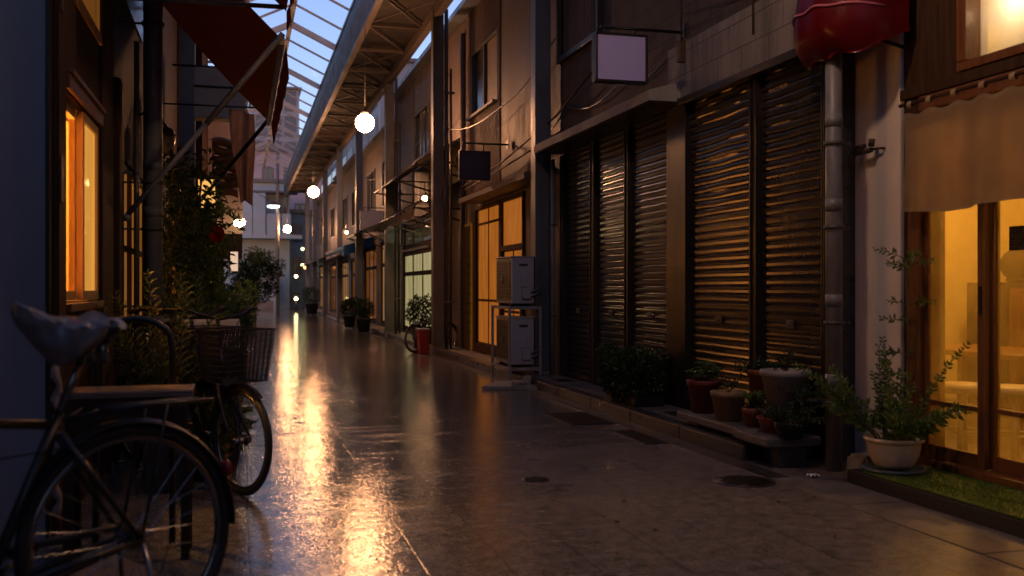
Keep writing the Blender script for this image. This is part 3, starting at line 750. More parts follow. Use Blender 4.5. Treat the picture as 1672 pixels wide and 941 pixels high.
for z in (0.17, 0.91):
    m_ = MB()
    for yy in (AY - 0.05, AY + 0.8): m_.box(AX - 0.003, AX + 0.343, yy - 0.014, yy + 0.014, z - 0.018, z + 0.018, 0.003)
    for xx in (AX - 0.02, AX + 0.36): m_.box(xx - 0.013, xx + 0.013, AY - 0.033, AY + 0.783, z - 0.017, z + 0.017, 0.003)
    for yy in (AY + 0.12, AY + 0.62): m_.box(AX - 0.006, AX + 0.346, yy - 0.02, yy + 0.02, z - 0.016, z + 0.016)
    m_.build('shelf_frame', M_RACK, rk)
ac_unit('white air conditioner on top of the steel rack', AX + 0.02, AY, 0.96)
ac_unit('white air conditioner on the lower shelf, behind the rack posts', AX + 0.02, AY, 0.22)
m_ = MB(); m_.prism([(2.62, 10.95, 0.004), (3.23, 10.75, 0.004), (3.3, 11.3, 0.03), (2.9, 11.35, 0.02)], (0, 0, 0.035)); one('ramp_plate', m_, M_CONC2, 'pale cracked ramp slab lying at the kerb below the rack', 'ramp', (2.95, 11, 0))
m_ = MB(); m_.obox((3.05, 10.9, 0.06), (0.16, 0.12, 0.05), 0.4, 0.1, 0, 0.012); m_.obox((3.18, 11.0, 0.09), (0.12, 0.1, 0.1), 1.0, 0.2, 0, 0.015); one('broken_block', m_, M_CONC2, 'broken concrete block beside the ramp slab under the rack', 'rubble', (3.1, 10.95, 0.04))

# ================================================================== brown building with lit doors
bb = thing('brown_house', 'two storey brown house with lit frosted doors behind the air conditioners', 'house', (3.8, 14.2, 0))
w = MB(); w.walls(3.80, 4.0, 11.56, 14.6, 0.0, 5.85, [(13.30, 16.3, 0.1, 2.5)]); w.box(3.80, 4.0, 14.6, 16.3, 2.5, 2.7); w.box(3.8, 4.0, 16.3, 17.3, 0, 2.7); w.box(4.0, 8, 11.56, 11.7, 0, 5.85); w.box(4.0, 8, 17.15, 17.3, 0, 5.85)
w.build('wall', M_BROWN, bb)
w = MB(); corrugated(w, 3.79, 14.62, 14.78, 2.72, 5.85); corrugated(w, 3.79, 16.62, 17.28, 2.72, 5.85); corrugated(w, 3.79, 14.80, 16.60, 5.15, 5.85); corrugated(w, 3.79, 14.80, 16.60, 2.72, 4.05); w.box(3.81, 3.98, 14.6, 14.79, 2.71, 5.85); w.box(3.81, 3.98, 16.61, 17.3, 2.71, 5.85); w.box(3.81, 3.98, 14.79, 16.61, 2.71, 4.05); w.box(3.81, 3.98, 14.79, 16.61, 5.16, 5.85)
w.build('cladding', M_BEIGE, bb)
w = MB(); w.prism([(3.55, 11.56, 5.86), (3.55, 11.56, 5.95), (8, 11.56, 6.9), (8, 11.56, 5.86)], (0, 5.74, 0)); w.build('roof', mat('blue_grey_roof', (0.12, 0.15, 0.2), 0.35, 0.1, var=0.2, scale=3, bump=0.1), bb)
w = MB(); w.box(3.785, 3.83, 14.80, 16.6, 4.05, 4.10, 0.004); w.box(3.785, 3.83, 14.80, 16.6, 5.10, 5.15, 0.004); w.box(3.785, 3.83, 14.80, 14.85, 4.102, 5.098); w.box(3.785, 3.83, 15.67, 15.73, 4.102, 5.098); w.box(3.785, 3.83, 16.55, 16.6, 4.102, 5.098); w.box(3.70, 3.785, 14.76, 16.64, 4.0, 4.04)
wo_ = w.build('window', M_GREYM, bb)
w = MB(); w.box(3.835, 3.86, 14.85, 15.67, 4.1, 5.1); w.build('shutter_panel', M_BEIGE, wo_)
w = MB(); w.box(3.84, 3.848, 15.73, 16.55, 4.1, 5.1); w.box(3.9, 3.92, 15.73, 16.55, 4.1, 5.1); w.build('pane', mat('dark_pane', (0.03, 0.032, 0.036), 0.12, var=0.1, bump=0, dirt=0.1), wo_)
w = MB(); w.prism([(3.42, 12.0, 2.53), (3.42, 12.0, 2.60), (3.795, 12.0, 2.70), (3.795, 12.0, 2.53)], (0, 3.9, 0)); w.build('eave', M_BROWN, bb)
fr = MB()
for (a, b) in ((13.30, 13.37), (14.52, 14.66), (16.22, 16.30)): fr.box(3.77, 3.90, a, b, 0.1, 2.5, 0.005)
fr.box(3.77, 3.90, 13.37, 14.52, 1.70, 1.78, 0.004); fr.box(3.77, 3.90, 13.37, 16.22, 2.44, 2.5, 0.004); fr.box(3.77, 3.90, 13.37, 14.52, 0.1, 0.3); fr.box(3.77, 3.90, 14.66, 16.22, 0.1, 0.25)
fr.build('door_frame', M_WOOD, bb)
def lit_door(y0, y1, z0, z1, bars_y, bars_z):
    d = MB(); d.box(3.80, 3.84, y0, y0 + 0.05, z0, z1, 0.003); d.box(3.80, 3.84, y1 - 0.05, y1, z0, z1, 0.003)
    for b in bars_y: d.box(3.805, 3.835, b - 0.015, b + 0.015, z0, z1)
    for b in bars_z: d.box(3.806, 3.834, y0 + 0.05, y1 - 0.05, b - 0.02, b + 0.02)
    o = d.build('door', M_WOOD, bb)
    p = MB(); p.box(3.815, 3.825, y0 + 0.045, y1 - 0.045, z0 + 0.002, z1 - 0.002); p.build('paper_pane', M_SHADE, o)
lit_door(14.67, 16.21, 0.26, 2.43, (15.45,), (0.95, 2.2)); lit_door(13.38, 14.51, 0.31, 1.69, (13.95,), (0.8,))
tr = MB(); tr.box(3.815, 3.825, 13.37, 14.52, 1.785, 2.435); tr.build('transom_pane', M_SHADE, bb)
w = MB(); w.box(5.0, 5.1, 11.7, 17.15, 0, 2.7); w.box(4.0, 5.0, 11.7, 17.15, 2.6, 2.7); w.box(4.0, 5.0, 11.7, 17.15, 0.0, 0.1); w.build('inner_room', M_CREAM, bb)
# slatted screen leaning by the doors
ls = thing('lattice_screen', 'upright wooden lattice screen beside the lit doors', 'screen', (3.72, 16.75, 0))
m_ = MB()
for k in range(6): m_.box(3.70, 3.715, 16.38 + k * 0.1, 16.40 + k * 0.1, 0.1, 2.2)
m_.build('uprights', M_WOOD, ls)
m_ = MB()
for k in range(9): m_.box(3.716, 3.73, 16.36, 16.92, 0.4 + k * 0.16, 0.42 + k * 0.16)
m_.build('rails', M_WOOD, ls)
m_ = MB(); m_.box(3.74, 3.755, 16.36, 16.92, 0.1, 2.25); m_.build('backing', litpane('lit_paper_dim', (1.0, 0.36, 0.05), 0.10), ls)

# ================================================================== steel columns of the arcade
def column(label, x, y, w_, z1, m, extra=False):
    t = thing('steel_column', label, 'column', (x, y, 0), group='steel columns of the arcade')
    m_ = MB(); m_.box(x - w_ / 2, x + w_ / 2, y - w_ / 2, y + w_ / 2, 0.14, z1, 0.008); m_.build('shaft', m, t)
    m_ = MB(); m_.box(x - w_ / 2 - 0.02, x + w_ / 2 + 0.02, y - w_ / 2 - 0.02, y + w_ / 2 + 0.02, 0.0, 0.139, 0.01); m_.build('base', M_CONC, t)
    if extra:
        m_ = MB(); m_.tube([(x + w_ / 2 + 0.05, y - 0.05, 0.02), (x + w_ / 2 + 0.05, y - 0.05, z1)], 0.035, 10); m_.tube([(x + w_ / 2 + 0.15, y + 0.05, 0.02), (x + w_ / 2 + 0.15, y + 0.05, z1 - 1)], 0.024, 8); m_.build('pipe', M_PIPED, t)
        for z in (0.9, 2.1, 3.3, 4.5):
            m_ = MB(); m_.box(x + w_ / 2, x + w_ / 2 + 0.19, y - 0.1, y - 0.004, z, z + 0.03); m_.build('clamp', M_GREYM, t)
M_STEELB = mat('blue_grey_steel', (0.10, 0.115, 0.14), 0.42, 0.2, var=0.3, scale=4, stretch=(1, 1, 0.3), bump=0.08, dirt=0.4)
column('steel arcade column between the shutters and the air conditioners', 3.56, 11.75, 0.20, 5.95, M_STEELB)
column('steel arcade column with pipes beside the red bin', 3.26, 16.9, 0.19, 5.95, M_GREYM, True)
column('steel arcade column by the bright shop window, under the dark awnings', 3.26, 22.7, 0.20, 5.95, M_GREYM, True)
column('steel arcade column next to the white signboard', 3.24, 28.6, 0.19, 5.95, M_STEELB)
column('steel arcade column at the near end of the blue awning', 3.24, 34.4, 0.19, 5.95, M_STEELB)
column('steel arcade column at the far end of the blue awning', 3.22, 40.2, 0.19, 5.95, M_STEELB)
column('last but one steel column, past the blue awning', 3.20, 46.0, 0.19, 5.95, M_STEELB)
column('steel arcade column under the very end of the canopy', 3.20, 51.0, 0.19, 5.95, M_STEELB)

# ================================================================== glass arcade roof
M_CAN = mat('canopy_sheet', (0.012, 0.009, 0.008), 0.8, var=0.3, scale=3, bump=0.05, dirt=0.4)
M_BEAM = mat('painted_beam', (0.085, 0.065, 0.056), 0.5, 0.0, var=0.25, scale=4, stretch=(1, 0.3, 1), bump=0.08, dirt=0.55, dirtcol=(0.12, 0.08, 0.05))
M_RAF = mat('rafter_paint', (0.30, 0.30, 0.31), 0.5, var=0.2, scale=5, bump=0.05, dirt=0.3)
ar = thing('arcade_roof', 'long glazed gable roof with sheet metal side canopies over the alley', 'roof', (1.1, 30, 5.9))
YA, YB = -26.0, 52.0
for (xe, xi, sg, zc) in ((2.12, 3.34, 1, 5.95), (0.08, -0.95, -1, 5.95)):
    if sg > 0: m_ = MB(); m_.box(min(xe + sg * 0.14, xi), max(xe + sg * 0.14, xi), YA, YB, zc + 0.06, zc + 0.09); m_.build('canopy_sheet', M_CAN, ar)
    M_FAS = mat('fascia_sheet', (0.08, 0.06, 0.054), 0.55, var=0.3, scale=3, stretch=(1, 0.6, 1), bump=0.06, dirt=0.5, spec=0.3)
    m_ = MB(); m_.prism([(xe, YA, 5.9), (xe - sg * 0.05, YA, 6.3), (xe, YA, 6.70), (xe + sg * 0.13, YA, 6.70), (xe + sg * 0.13, YA, 5.9)], (0, YB - YA, 0)); m_.build('gutter_fascia', M_FAS, ar)
    m_ = MB(); m_.box(xe - sg * 0.02, xe + sg * 0.15, YA, YB, 6.705, 6.78); m_.build('gutter_lip', M_ROOF, ar)
    m_ = MB(); m_.box(xe - sg * 0.005, xe + sg * 0.11, YA, YB, 5.835, 5.895, 0.004); m_.build('edge_angle', M_BEAM, ar)
    m_ = MB(); m_.box(xi - sg * 0.16, xi - sg * 0.03, YA, YB, 5.80, 5.99, 0.006); m_.build('inner_beam', M_BEAM, ar)
    yy = 2.6; k = 0
    while yy < YB - 1:
        m_ = MB(); a, b = xe + sg * 0.12, xi - sg * 0.1
        m_.box(min(a, b), max(a, b), yy - 0.025, yy + 0.025, 5.93, 5.985); m_.tube([(a, yy + 0.05, 5.94), (b, yy + 1.9, 5.94)], 0.022, 6)
        if k % 2: m_.tube([(b, yy, 5.97), (a, yy + 1.95, 5.97)], 0.010, 5)
        m_.build('soffit_brace', M_BEAM, ar); yy += 1.95; k += 1
RX, RZ = 1.1, 7.24
yy = -24.0
raf = []
while yy < YB:
    m_ = MB()
    for xe in (2.1, 0.1):
        d = Vector((RX - xe, 0, RZ - 6.76)); c_ = Vector(((RX + xe) / 2, yy, (RZ + 6.76) / 2))
        m_.obox(c_, (d.length, 0.10, 0.13), ry=-math.atan2(d.z, d.x))
    m_.build('rafter', M_RAF, ar)
    for f_ in (1 / 3, 2 / 3):
        m_ = MB()
        for xe in (2.1, 0.1): m_.tube([(xe, yy + 4.75 * f_, 6.79), (RX, yy + 4.75 * f_, 7.27)], 0.028, 5)
        if yy + 4.75 * f_ < YB: m_.build('glazing_bar', M_RAF, ar)
    yy += 4.75
m_ = MB(); m_.box(RX - 0.05, RX + 0.05, YA, YB, 7.27, 7.34); m_.build('ridge', M_RAF, ar)
gp = glass('roof_glass', (0.93, 0.95, 0.97), 0.1, ior=1.004)
yy = -24.0
while yy < YB:
    y2 = min(yy + 4.70, YB)
    for xe in (2.1, 0.1):
        m_ = MB(); m_.quad((xe, yy + 0.02, 6.84), (RX, yy + 0.02, 7.31), (RX, y2, 7.31), (xe, y2, 6.84)); m_.build('glass_pane', gp, ar)
    yy += 4.75
# globes
GL = emit('opal_globe', (1.0, 0.44, 0.19), 235.0)
GL2 = emit('opal_globe_added', (1.0, 0.57, 0.33), 205.0)
def globe(label, x, y, z, r, xm, gm=None):
    t = thing('globe_lamp', label, 'lamp', (x, y, z), group='round globe lamps')
    m_ = MB(); m_.ball((x, y, z), r, 24); m_.build('globe', gm or GL, t)
    m_ = MB(); m_.lathe((x, y, z + r * 0.93), [(0.001, 0.0), (0.07, 0.0), (0.06, 0.05), (0.02, 0.07), (0.001, 0.07)], 14); m_.build('cap', M_GREYM, t)
    m_ = MB(); m_.tube([(x, y, z + r + 0.06), (x, y, xm)], 0.006, 6); m_.build('rod', M_GREYM, t)
globe('large bright globe lamp hanging under the canopy before the white signboard', 2.12, 17.8, 4.09, 0.165, 5.84)
globe('added out of view globe lamp warming the near paving by the lit shop', 2.12, 4.6, 4.09, 0.10, 5.84, GL2)  # unseen globe continuing the row's spacing, added to warm the near ground
globe('middle globe lamp hanging near the end of the canopy', 2.12, 31.0, 4.09, 0.165, 5.84)
globe('small globe lamp seen past the canopy end beside the far grey pole', 2.06, 47.5, 3.9, 0.165, 5.84)
globe('small globe lamp on the planted side, above the lit white sign', -0.02, 44.0, 3.95, 0.16, 5.84)

# ================================================================== next shop with dark awnings
M_CORR = mat('pale_cladding', (0.125, 0.098, 0.09), 0.55, var=0.2, scale=3, stretch=(1, 1, 0.3), bump=0.06, dirt=0.5, dirtcol=(0.1, 0.08, 0.06))
dk = mat('dark_pane', (0.03, 0.032, 0.036), 0.12)
def facade(name, label, cat, y0, y1, x, zr, mwall, ground_ops, wins, mroof, lamps=(), pane=None, depth=1.6, bay=0.85):
    t = thing(name, label, cat, (x, (y0 + y1) / 2, 0))
    w = MB(); w.walls(x, x + 0.18, y0 + 0.01, y1 - 0.01, 0, zr, ground_ops + [(a, b, c, d) for a, b, c, d in wins]); w.box(x + 0.18, x + 5, y0 + 0.01, y0 + 0.15, 0, zr); w.box(x + 0.18, x + 5, y1 - 0.15, y1 - 0.01, 0, zr); w.build('wall', mwall, t)
    w = MB(); w.prism([(x - 0.25, y0, zr), (x - 0.25, y0, zr + 0.09), (x + 5, y0, zr + 0.9), (x + 5, y0, zr)], (0, y1 - y0, 0)); w.build('roof', mroof, t)
    for (a, b, c, d) in wins:
        f = MB(); f.box(x - 0.03, x + 0.04, a, b, c, c + 0.05); f.box(x - 0.03, x + 0.04, a, b, d - 0.05, d); f.box(x - 0.03, x + 0.04, a, a + 0.05, c + 0.051, d - 0.051); f.box(x - 0.03, x + 0.04, b - 0.05, b, c + 0.051, d - 0.051); f.box(x - 0.02, x + 0.035, (a + b) / 2 - 0.025, (a + b) / 2 + 0.025, c + 0.051, d - 0.051)
        fo = f.build('window', M_GREYM, t)
        p = MB(); p.box(x + 0.05, x + 0.06, a, b, c, d); p.build('pane', dk, fo)
    for i, (a, b, c, d) in enumerate(ground_ops):
        f = MB(); n = max(2, round((b - a) / bay))
        for k in range(n + 1):
            yy = a + (b - a) * k / n; yy = min(max(yy, a + 0.04), b - 0.04); f.box(x + 0.035, x + 0.075, yy - 0.035, yy + 0.035, c, d)
        for z in (c + 0.06, c + (d - c) * 0.72, d - 0.05): f.box(x + 0.03, x + 0.085, a, b, z - 0.05, z + 0.05)
        fo = f.build('shopfront', M_WOOD, t)
        p = MB(); p.box(x + 0.05, x + 0.058, a + 0.02, b - 0.02, c + 0.02, d - 0.02); p.build('pane', pane[i] if pane else M_SHADE, fo)
    r = MB(); r.box(x + depth, x + depth + 0.1, y0 + 0.15, y1 - 0.15, 0, 2.9); r.box(x + 0.18, x + depth, y0 + 0.15, y1 - 0.15, 2.8, 2.9); r.build('inner_room', M_CREAM, t)
    for (lx, ly, lz, pw, c) in lamps: lamp('shop_lamp', (x + lx, ly, lz), pw, c, 0.08)
    return t
sh = facade('awning_shop', 'ribbed two storey shop with brightly lit glass doors under dark awnings', 'shop', 17.35, 25.3, 3.84, 5.9, M_CORR, [(19.3, 24.4, 0.12, 2.02), (19.3, 24.4, 2.08, 2.75)], [(20.75, 22.7, 4.0, 5.1)], M_ROOF, [(0.9, 20.4, 2.2, 90, GREENW)], [litpane('lit_shop_doors', (1.0, 0.86, 0.38), 0.5, 6, 0.3), M_GLASS], 2.2, 1.3)
for a, b in ((17.4, 20.7), (22.75, 25.28)): m_ = MB(); corrugated(m_, 3.835, a, b, 2.9, 5.9); m_.build('ribbed_sheet', M_CORR, sh)
TUBE = emit('fluorescent', (0.9, 1.0, 0.72), 30.0)
for yy in (20.2, 22.3):
    ft = thing('ceiling_tube_light', ('greenish white tube light over the shop doors, nearer the column with pipes', 'greenish white tube light deeper inside the bright shop')[int(yy > 21)], 'light', (4.8, yy, 2.72))
    m_ = MB(); m_.box(4.55, 5.05, yy - 0.06, yy + 0.06, 2.70, 2.73); m_.build('tube', TUBE, ft)
    m_ = MB(); m_.box(4.5, 5.1, yy - 0.09, yy + 0.09, 2.74, 2.79); m_.build('housing', M_ACW, ft)
def lean_awning(name, label, xw, xf, y0, y1, zw, zf, m, ribs=True, fringe=0.0):
    t = thing(name, label, 'awning', (xw, (y0 + y1) / 2, zw), group='dark shop awnings')
    def f(u, v): return (xw + (xf - xw) * v, y0 + (y1 - y0) * u, zw + (zf - zw) * v - 0.04 * math.sin(v * PI) * abs(math.sin(u * PI * 4)) + (0.012 * math.cos(u * (y1 - y0) / 0.09 * PI) if ribs else 0))
    m_ = MB(); m_.sheet(f, 96, 6, 0.006); m_.build('cover', m, t)
    m_ = MB(); m_.tube([(xf, y0, zf - 0.03), (xf, y1, zf - 0.03)], 0.022, 7); m_.build('front_bar', M_BLK, t)
    for yy in (y0 + 0.1, (y0 + y1) / 2, y1 - 0.1):
        m_ = MB(); m_.tube([(xw, yy, zw - 0.75), (xf + 0.05, yy, zf - 0.04)], 0.018, 6); m_.tube([(xw, yy, zf - 0.05), (xf, yy, zf - 0.05)], 0.014, 6); m_.build('strut', M_RUST, t)
    if fringe:
        m_ = MB(); m_.sheet(lambda u, v: (xf - 0.01 + 0.012 * math.sin(u * 60), y0 + (y1 - y0) * u, zf - 0.035 - v * (fringe + 0.03 * math.sin(u * 17))), 64, 3, 0.003); m_.build('valance', m, t)
lean_awning('sheet_awning', 'upper dark corrugated awning over the bright shop', 3.82, 2.95, 17.2, 22.9, 3.85, 3.36, mat('awning_sheet', (0.14, 0.11, 0.09), 0.5, 0.2, var=0.3, scale=4, bump=0.05))
lean_awning('cloth_awning', 'lower sagging dark cloth awning directly over the bright shop doors', 3.82, 2.95, 17.4, 21.9, 3.1, 2.62, cloth('dark_canvas', (0.07, 0.045, 0.035), 0.25), False, 0.18)
def bulb(label, x, y, z, r, s, c=(1.0, 0.62, 0.25), cat='lamp', name='bulb_lamp', grp='small bare lamps'):
    t = thing(name, label, cat, (x, y, z), group=grp)
    m_ = MB(); m_.ball((x, y, z), r, 14); m_.build('bulb', emit('bulb_%d_%d' % (int(s), int(c[1] * 100)), c, s), t)
    m_ = MB(); m_.tube([(x, y, z + r * 0.8), (x, y, z + r * 0.8 + 0.07)], r * 0.55, 8); m_.tube([(x, y, z + r), (x, y, z + r + 0.25)], 0.006, 5); m_.build('holder', M_BLK, t)
bulb('small warm bulb under the lower dark awning beside the piped column', 3.22, 17.9, 2.78, 0.05, 60)
# ================================================================== more houses along the shop row
S2 = litpane('lit_curtain_dim', (1.0, 0.32, 0.05), 0.2)
S3 = litpane('lit_curtain_mid', (1.0, 0.5, 0.16), 0.5)
facade('signboard_house', 'brown two storey house behind the white signboard, with tall amber lit doors', 'house', 25.4, 32.9, 3.84, 5.3, M_BROWN, [(25.9, 28.4, 0.12, 2.45), (29.4, 32.3, 0.12, 2.4)], [(26.4, 28.0, 3.4, 4.7), (29.6, 31.6, 3.4, 4.7)], M_ROOF, [], [S3, S2])
facade('blue_awning_house', 'beige house behind the long blue awning', 'house', 33.0, 40.9, 3.82, 5.5, M_BEIGE, [(33.6, 36.2, 0.12, 2.2), (37.2, 40.2, 0.12, 2.2)], [(34.2, 35.8, 3.3, 4.6), (37.4, 39.6, 3.3, 4.6)], M_ROOF, [], [S2, S3])
facade('end_house', 'last narrow house of the row before the cross street', 'house', 41.0, 52.6, 3.80, 5.4, M_CORR, [(42.0, 45.0, 0.12, 2.2), (47.5, 51.0, 0.12, 2.3)], [(42.6, 44.2, 3.3, 4.6), (47.4, 50.2, 3.3, 4.6)], M_ROOF, [], [S2, S3])
M_CANV = mat('grey_sheet_awning', (0.3, 0.27, 0.24), 0.5, var=0.2, scale=3, bump=0.06, dirt=0.4)
lean_awning('sheet_awning', 'grey sloping sheet awning below the white signboard', 3.82, 2.95, 25.2, 29.2, 2.95, 2.62, M_CANV)
lean_awning('sheet_awning', 'thin brown sheet awning past the blue awning', 3.80, 2.95, 37.2, 51.5, 2.62, 2.30, mat('brown_sheet', (0.2, 0.13, 0.09), 0.5, var=0.2, bump=0.05))
t = thing('blue_awning', 'bright blue shop awning with a pale rolled cloth along its front', 'awning', (3.8, 33, 2.1))
M_BLUE = cloth('blue_canvas', (0.015, 0.17, 0.38), 0.3, 0.5)
m_ = MB(); m_.sheet(lambda u, v: (3.8 - 0.85 * v, 29.8 + 6.6 * u, 2.72 - 0.3 * v - 0.03 * math.sin(v * PI)), 30, 5, 0.005); m_.build('cover', M_BLUE, t)
m_ = MB(); m_.sheet(lambda u, v: (2.945 + 0.012 * math.sin(u * 50), 29.8 + 6.6 * u, 2.42 - 0.30 * v), 60, 3, 0.004); m_.build('valance', M_BLUE, t)
m_ = MB(); m_.box(2.93, 2.95, 29.78, 29.8, 2.1, 2.4); m_.prism([(2.95, 29.79, 2.40), (3.8, 29.79, 2.70), (3.8, 29.79, 2.4), (2.95, 29.79, 2.12)], (0, -0.01, 0)); m_.build('side_flap', M_BLUE, t)
m_ = MB(); m_.tube([(2.90, 30.5 + 0.6 * k, 2.16 + 0.02 * math.sin(k * 2)) for k in range(9)], 0.05, 8); m_.build('rolled_cloth', M_BEIGE, t)
t = thing('signboard', 'blank white box signboard jutting from the wall under the lamps', 'sign', (3.35, 26.5, 2.68), group='bracket signs')
m_ = MB(); m_.box(3.03, 3.66, 26.45, 26.6, 2.66, 3.20, 0.01); m_.build('box', M_BLK, t)
m_ = MB(); m_.box(3.045, 3.645, 26.437, 26.449, 2.675, 3.185); m_.build('face_panel', mat('white_acrylic', (0.6, 0.55, 0.52), 0.4, var=0.1, dirt=0.25, bump=0), t)
m_ = MB(); m_.tube([(3.1, 26.52, 3.28), (3.84, 26.52, 3.28)], 0.015, 6); m_.tube([(3.1, 26.52, 3.2), (3.1, 26.52, 3.28)], 0.01, 6); m_.build('bracket', M_BLK, t)
bulb('warm bulb at the edge of the grey sheet awning under the signboard', 2.92, 28.9, 2.75, 0.045, 30)
bulb('amber bulb on the wall past the blue awning', 3.5, 37.2, 3.0, 0.05, 30)

# red bin, plants
t = thing('red_bin', 'small red plastic bin beside the piped steel column', 'bin', (3.05, 17.15, 0))
m_ = MB(); m_.prism([(2.98, 17.0, 0.01), (3.13, 17.0, 0.01), (3.14, 17.0, 0.42), (2.95, 17.0, 0.42)], (0, 0.25, 0)); m_.build('tub', mat('red_plastic', (0.22, 0.010, 0.010), 0.35, var=0.15, bump=0.01, dirt=0.2), t)
m_ = MB(); m_.box(2.94, 3.15, 16.98, 17.27, 0.422, 0.45, 0.01); m_.build('lid', mat('grey_lid', (0.35, 0.36, 0.4), 0.4, bump=0.01), t)

# ================================================================== far end of the alley
M_BLUW = mat('pale_blue_wall', (0.30, 0.40, 0.47), 0.7, var=0.15, scale=1.2, bump=0.05, dirt=0.35, dirtcol=(0.2, 0.2, 0.22))
M_PINKW = mat('pink_render', (0.40, 0.35, 0.40), 0.7, var=0.15, scale=1.0, bump=0.05, dirt=0.3, dirtcol=(0.25, 0.2, 0.2))
M_TEAL = mat('teal_wall', (0.16, 0.24, 0.28), 0.6, var=0.2, scale=1.0, bump=0.05, dirt=0.4)
M_WIN = mat('far_window', (0.06, 0.07, 0.09), 0.15, var=0.1, bump=0, dirt=0.1)
def block(name, label, x0, x1, y0, y1, z0, z1, m, wins, ww, wh, roof=True, cat='building'):
    t = thing(name, label, cat, ((x0 + x1) / 2, y0, 0))
    w = MB(); w.box(x0, x1, y0, y1, z0, z1); w.build('wall', m, t)
    if roof:
        w = MB(); w.box(x0 - 0.2, x1 + 0.2, y0 - 0.25, y1, z1 + 0.002, z1 + 0.2); w.build('roof', M_ROOF, t)
    for (wx, wz) in wins:
        f = MB(); f.box(wx, wx + ww, y0 - 0.05, y0 - 0.002, wz, wz + 0.07); f.box(wx, wx + ww, y0 - 0.05, y0 - 0.002, wz + wh - 0.07, wz + wh); f.box(wx, wx + 0.07, y0 - 0.05, y0 - 0.002, wz + 0.071, wz + wh - 0.071); f.box(wx + ww - 0.07, wx + ww, y0 - 0.05, y0 - 0.002, wz + 0.071, wz + wh - 0.071); f.box(wx + ww / 2 - 0.03, wx + ww / 2 + 0.03, y0 - 0.045, y0 - 0.002, wz + 0.071, wz + wh - 0.071)
        fo = f.build('window', M_GREYM, t)
        p = MB(); p.box(wx + 0.05, wx + ww - 0.05, y0 - 0.015, y0 - 0.003, wz + 0.05, wz + wh - 0.05); p.build('pane', M_WIN, fo)
    return t
t = block('corner_house', 'pale bluish house with overhanging upper floor across the end of the alley', -4, 2.6, 57.0, 64, 0, 7.0, M_BLUW, [(-2.4, 4.6), (-0.4, 4.6), (1.9, 4.9)], 0.6, 1.4)
m_ = MB(); m_.box(-4.2, 3.2, 55.6, 56.99, 3.85, 4.05); m_.build('balcony_slab', M_BLUW, t)
for (a, b) in ((-0.2, 0.55), (0.6, 1.25), (1.32, 2.05), (2.12, 2.6)):
    m_ = MB(); m_.box(a, b, 55.6, 55.66, 4.051, 5.2 if a > 0.9 else 6.3); m_.build('balcony_panel', M_BLUW, t)
m_ = MB(); m_.box(-4.2, 3.0, 55.7, 56.98, 6.35, 6.45); m_.build('balcony_roof', M_ROOF, t)
gr = thing('garage', 'small white walled garage with dark eaves at the foot of the corner house', 'garage', (1.4, 53.5, 0))
m_ = MB(); m_.box(0.55, 1.75, 53.5, 55.4, 0, 1.75); m_.build('wall', M_BLUW, gr)
m_ = MB(); m_.prism([(0.4, 53.2, 1.752), (2.2, 53.2, 1.752), (2.2, 53.2, 1.85), (1.3, 53.2, 2.15), (0.4, 53.2, 1.85)], (0, 2.3, 0)); m_.build('roof', M_ROOF, gr)
m_ = MB(); m_.box(0.7, 1.6, 53.46, 53.498, 0.02, 0.5); m_.build('plinth_panel', M_CONC, gr)
block('teal_house', 'teal fronted house right of the far grey pole with small dark windows', 2.0, 4.6, 60.5, 66, 0, 5.6, M_TEAL, [(2.2, 1.9), (2.95, 1.9), (2.2, 3.9), (2.95, 3.9), (2.3, 0.2)], 0.55, 1.1)
block('pink_apartments', 'pink rendered apartment block rising behind the corner house', -3, 5.2, 68, 78, 0, 10.2, M_PINKW, [(-0.5, 8.0), (1.3, 8.0), (2.7, 8.0), (4.1, 8.0), (1.3, 5.6), (3.4, 5.6)], 0.75, 1.2)
t = block('tower_block', 'tall blue grey tower with glazed bays far behind the roofs', 0.8, 4.6, 84, 94, 0, 17.5, mat('tower_wall', (0.24, 0.29, 0.36), 0.6, var=0.1, scale=0.5, bump=0), [(1.1 + 1.15 * i, 11.5 + 2.1 * j) for i in range(3) for j in range(3)], 0.95, 1.7)
t = block('glazed_office', 'dim bluish office building behind the brown and ribbed roofs', 9.5, 24, 17, 46, 0, 11.0, mat('office_wall', (0.16, 0.2, 0.26), 0.5, var=0.15, scale=0.5, bump=0), [], 1, 1)
for j in range(3):
    for k in range(9):
        m_ = MB(); m_.box(9.46, 9.498, 17.8 + k * 3.1, 20.4 + k * 3.1, 4.8 + j * 2.1, 6.3 + j * 2.1); m_.build('window', mat('office_glass', (0.09, 0.13, 0.18), 0.08, var=0.1, bump=0, dirt=0), t)
t = block('glazed_office', 'distant bluish office slab with rows of windows seen past the roofs', 7.0, 22, 52, 110, 0, 13.0, MATS['office_wall'], [], 1, 1)
for j in range(4):
    for k in range(14):
        m_ = MB(); m_.box(6.96, 6.998, 53 + k * 4.0, 56.2 + k * 4.0, 4.6 + j * 2.1, 6.1 + j * 2.1); m_.build('window', MATS['office_glass'], t)
# roof railings over the brown house
rl = thing('roof_railing', 'tangled metal railing on the roof edge of the brown house', 'railing', (4.0, 15, 5.95))
m_ = MB()
for z in (6.12, 6.35, 6.6): m_.tube([(4.0, 11.8, z), (4.0, 17.2, z)], 0.016, 6)
m_.build('rail', M_STEELB, rl)
m_ = MB()
for k in range(22): m_.tube([(4.0, 11.8 + k * 0.257, 5.95), (4.0, 11.8 + k * 0.257, 6.6)], 0.009, 5)
m_.build('balusters', M_STEELB, rl)
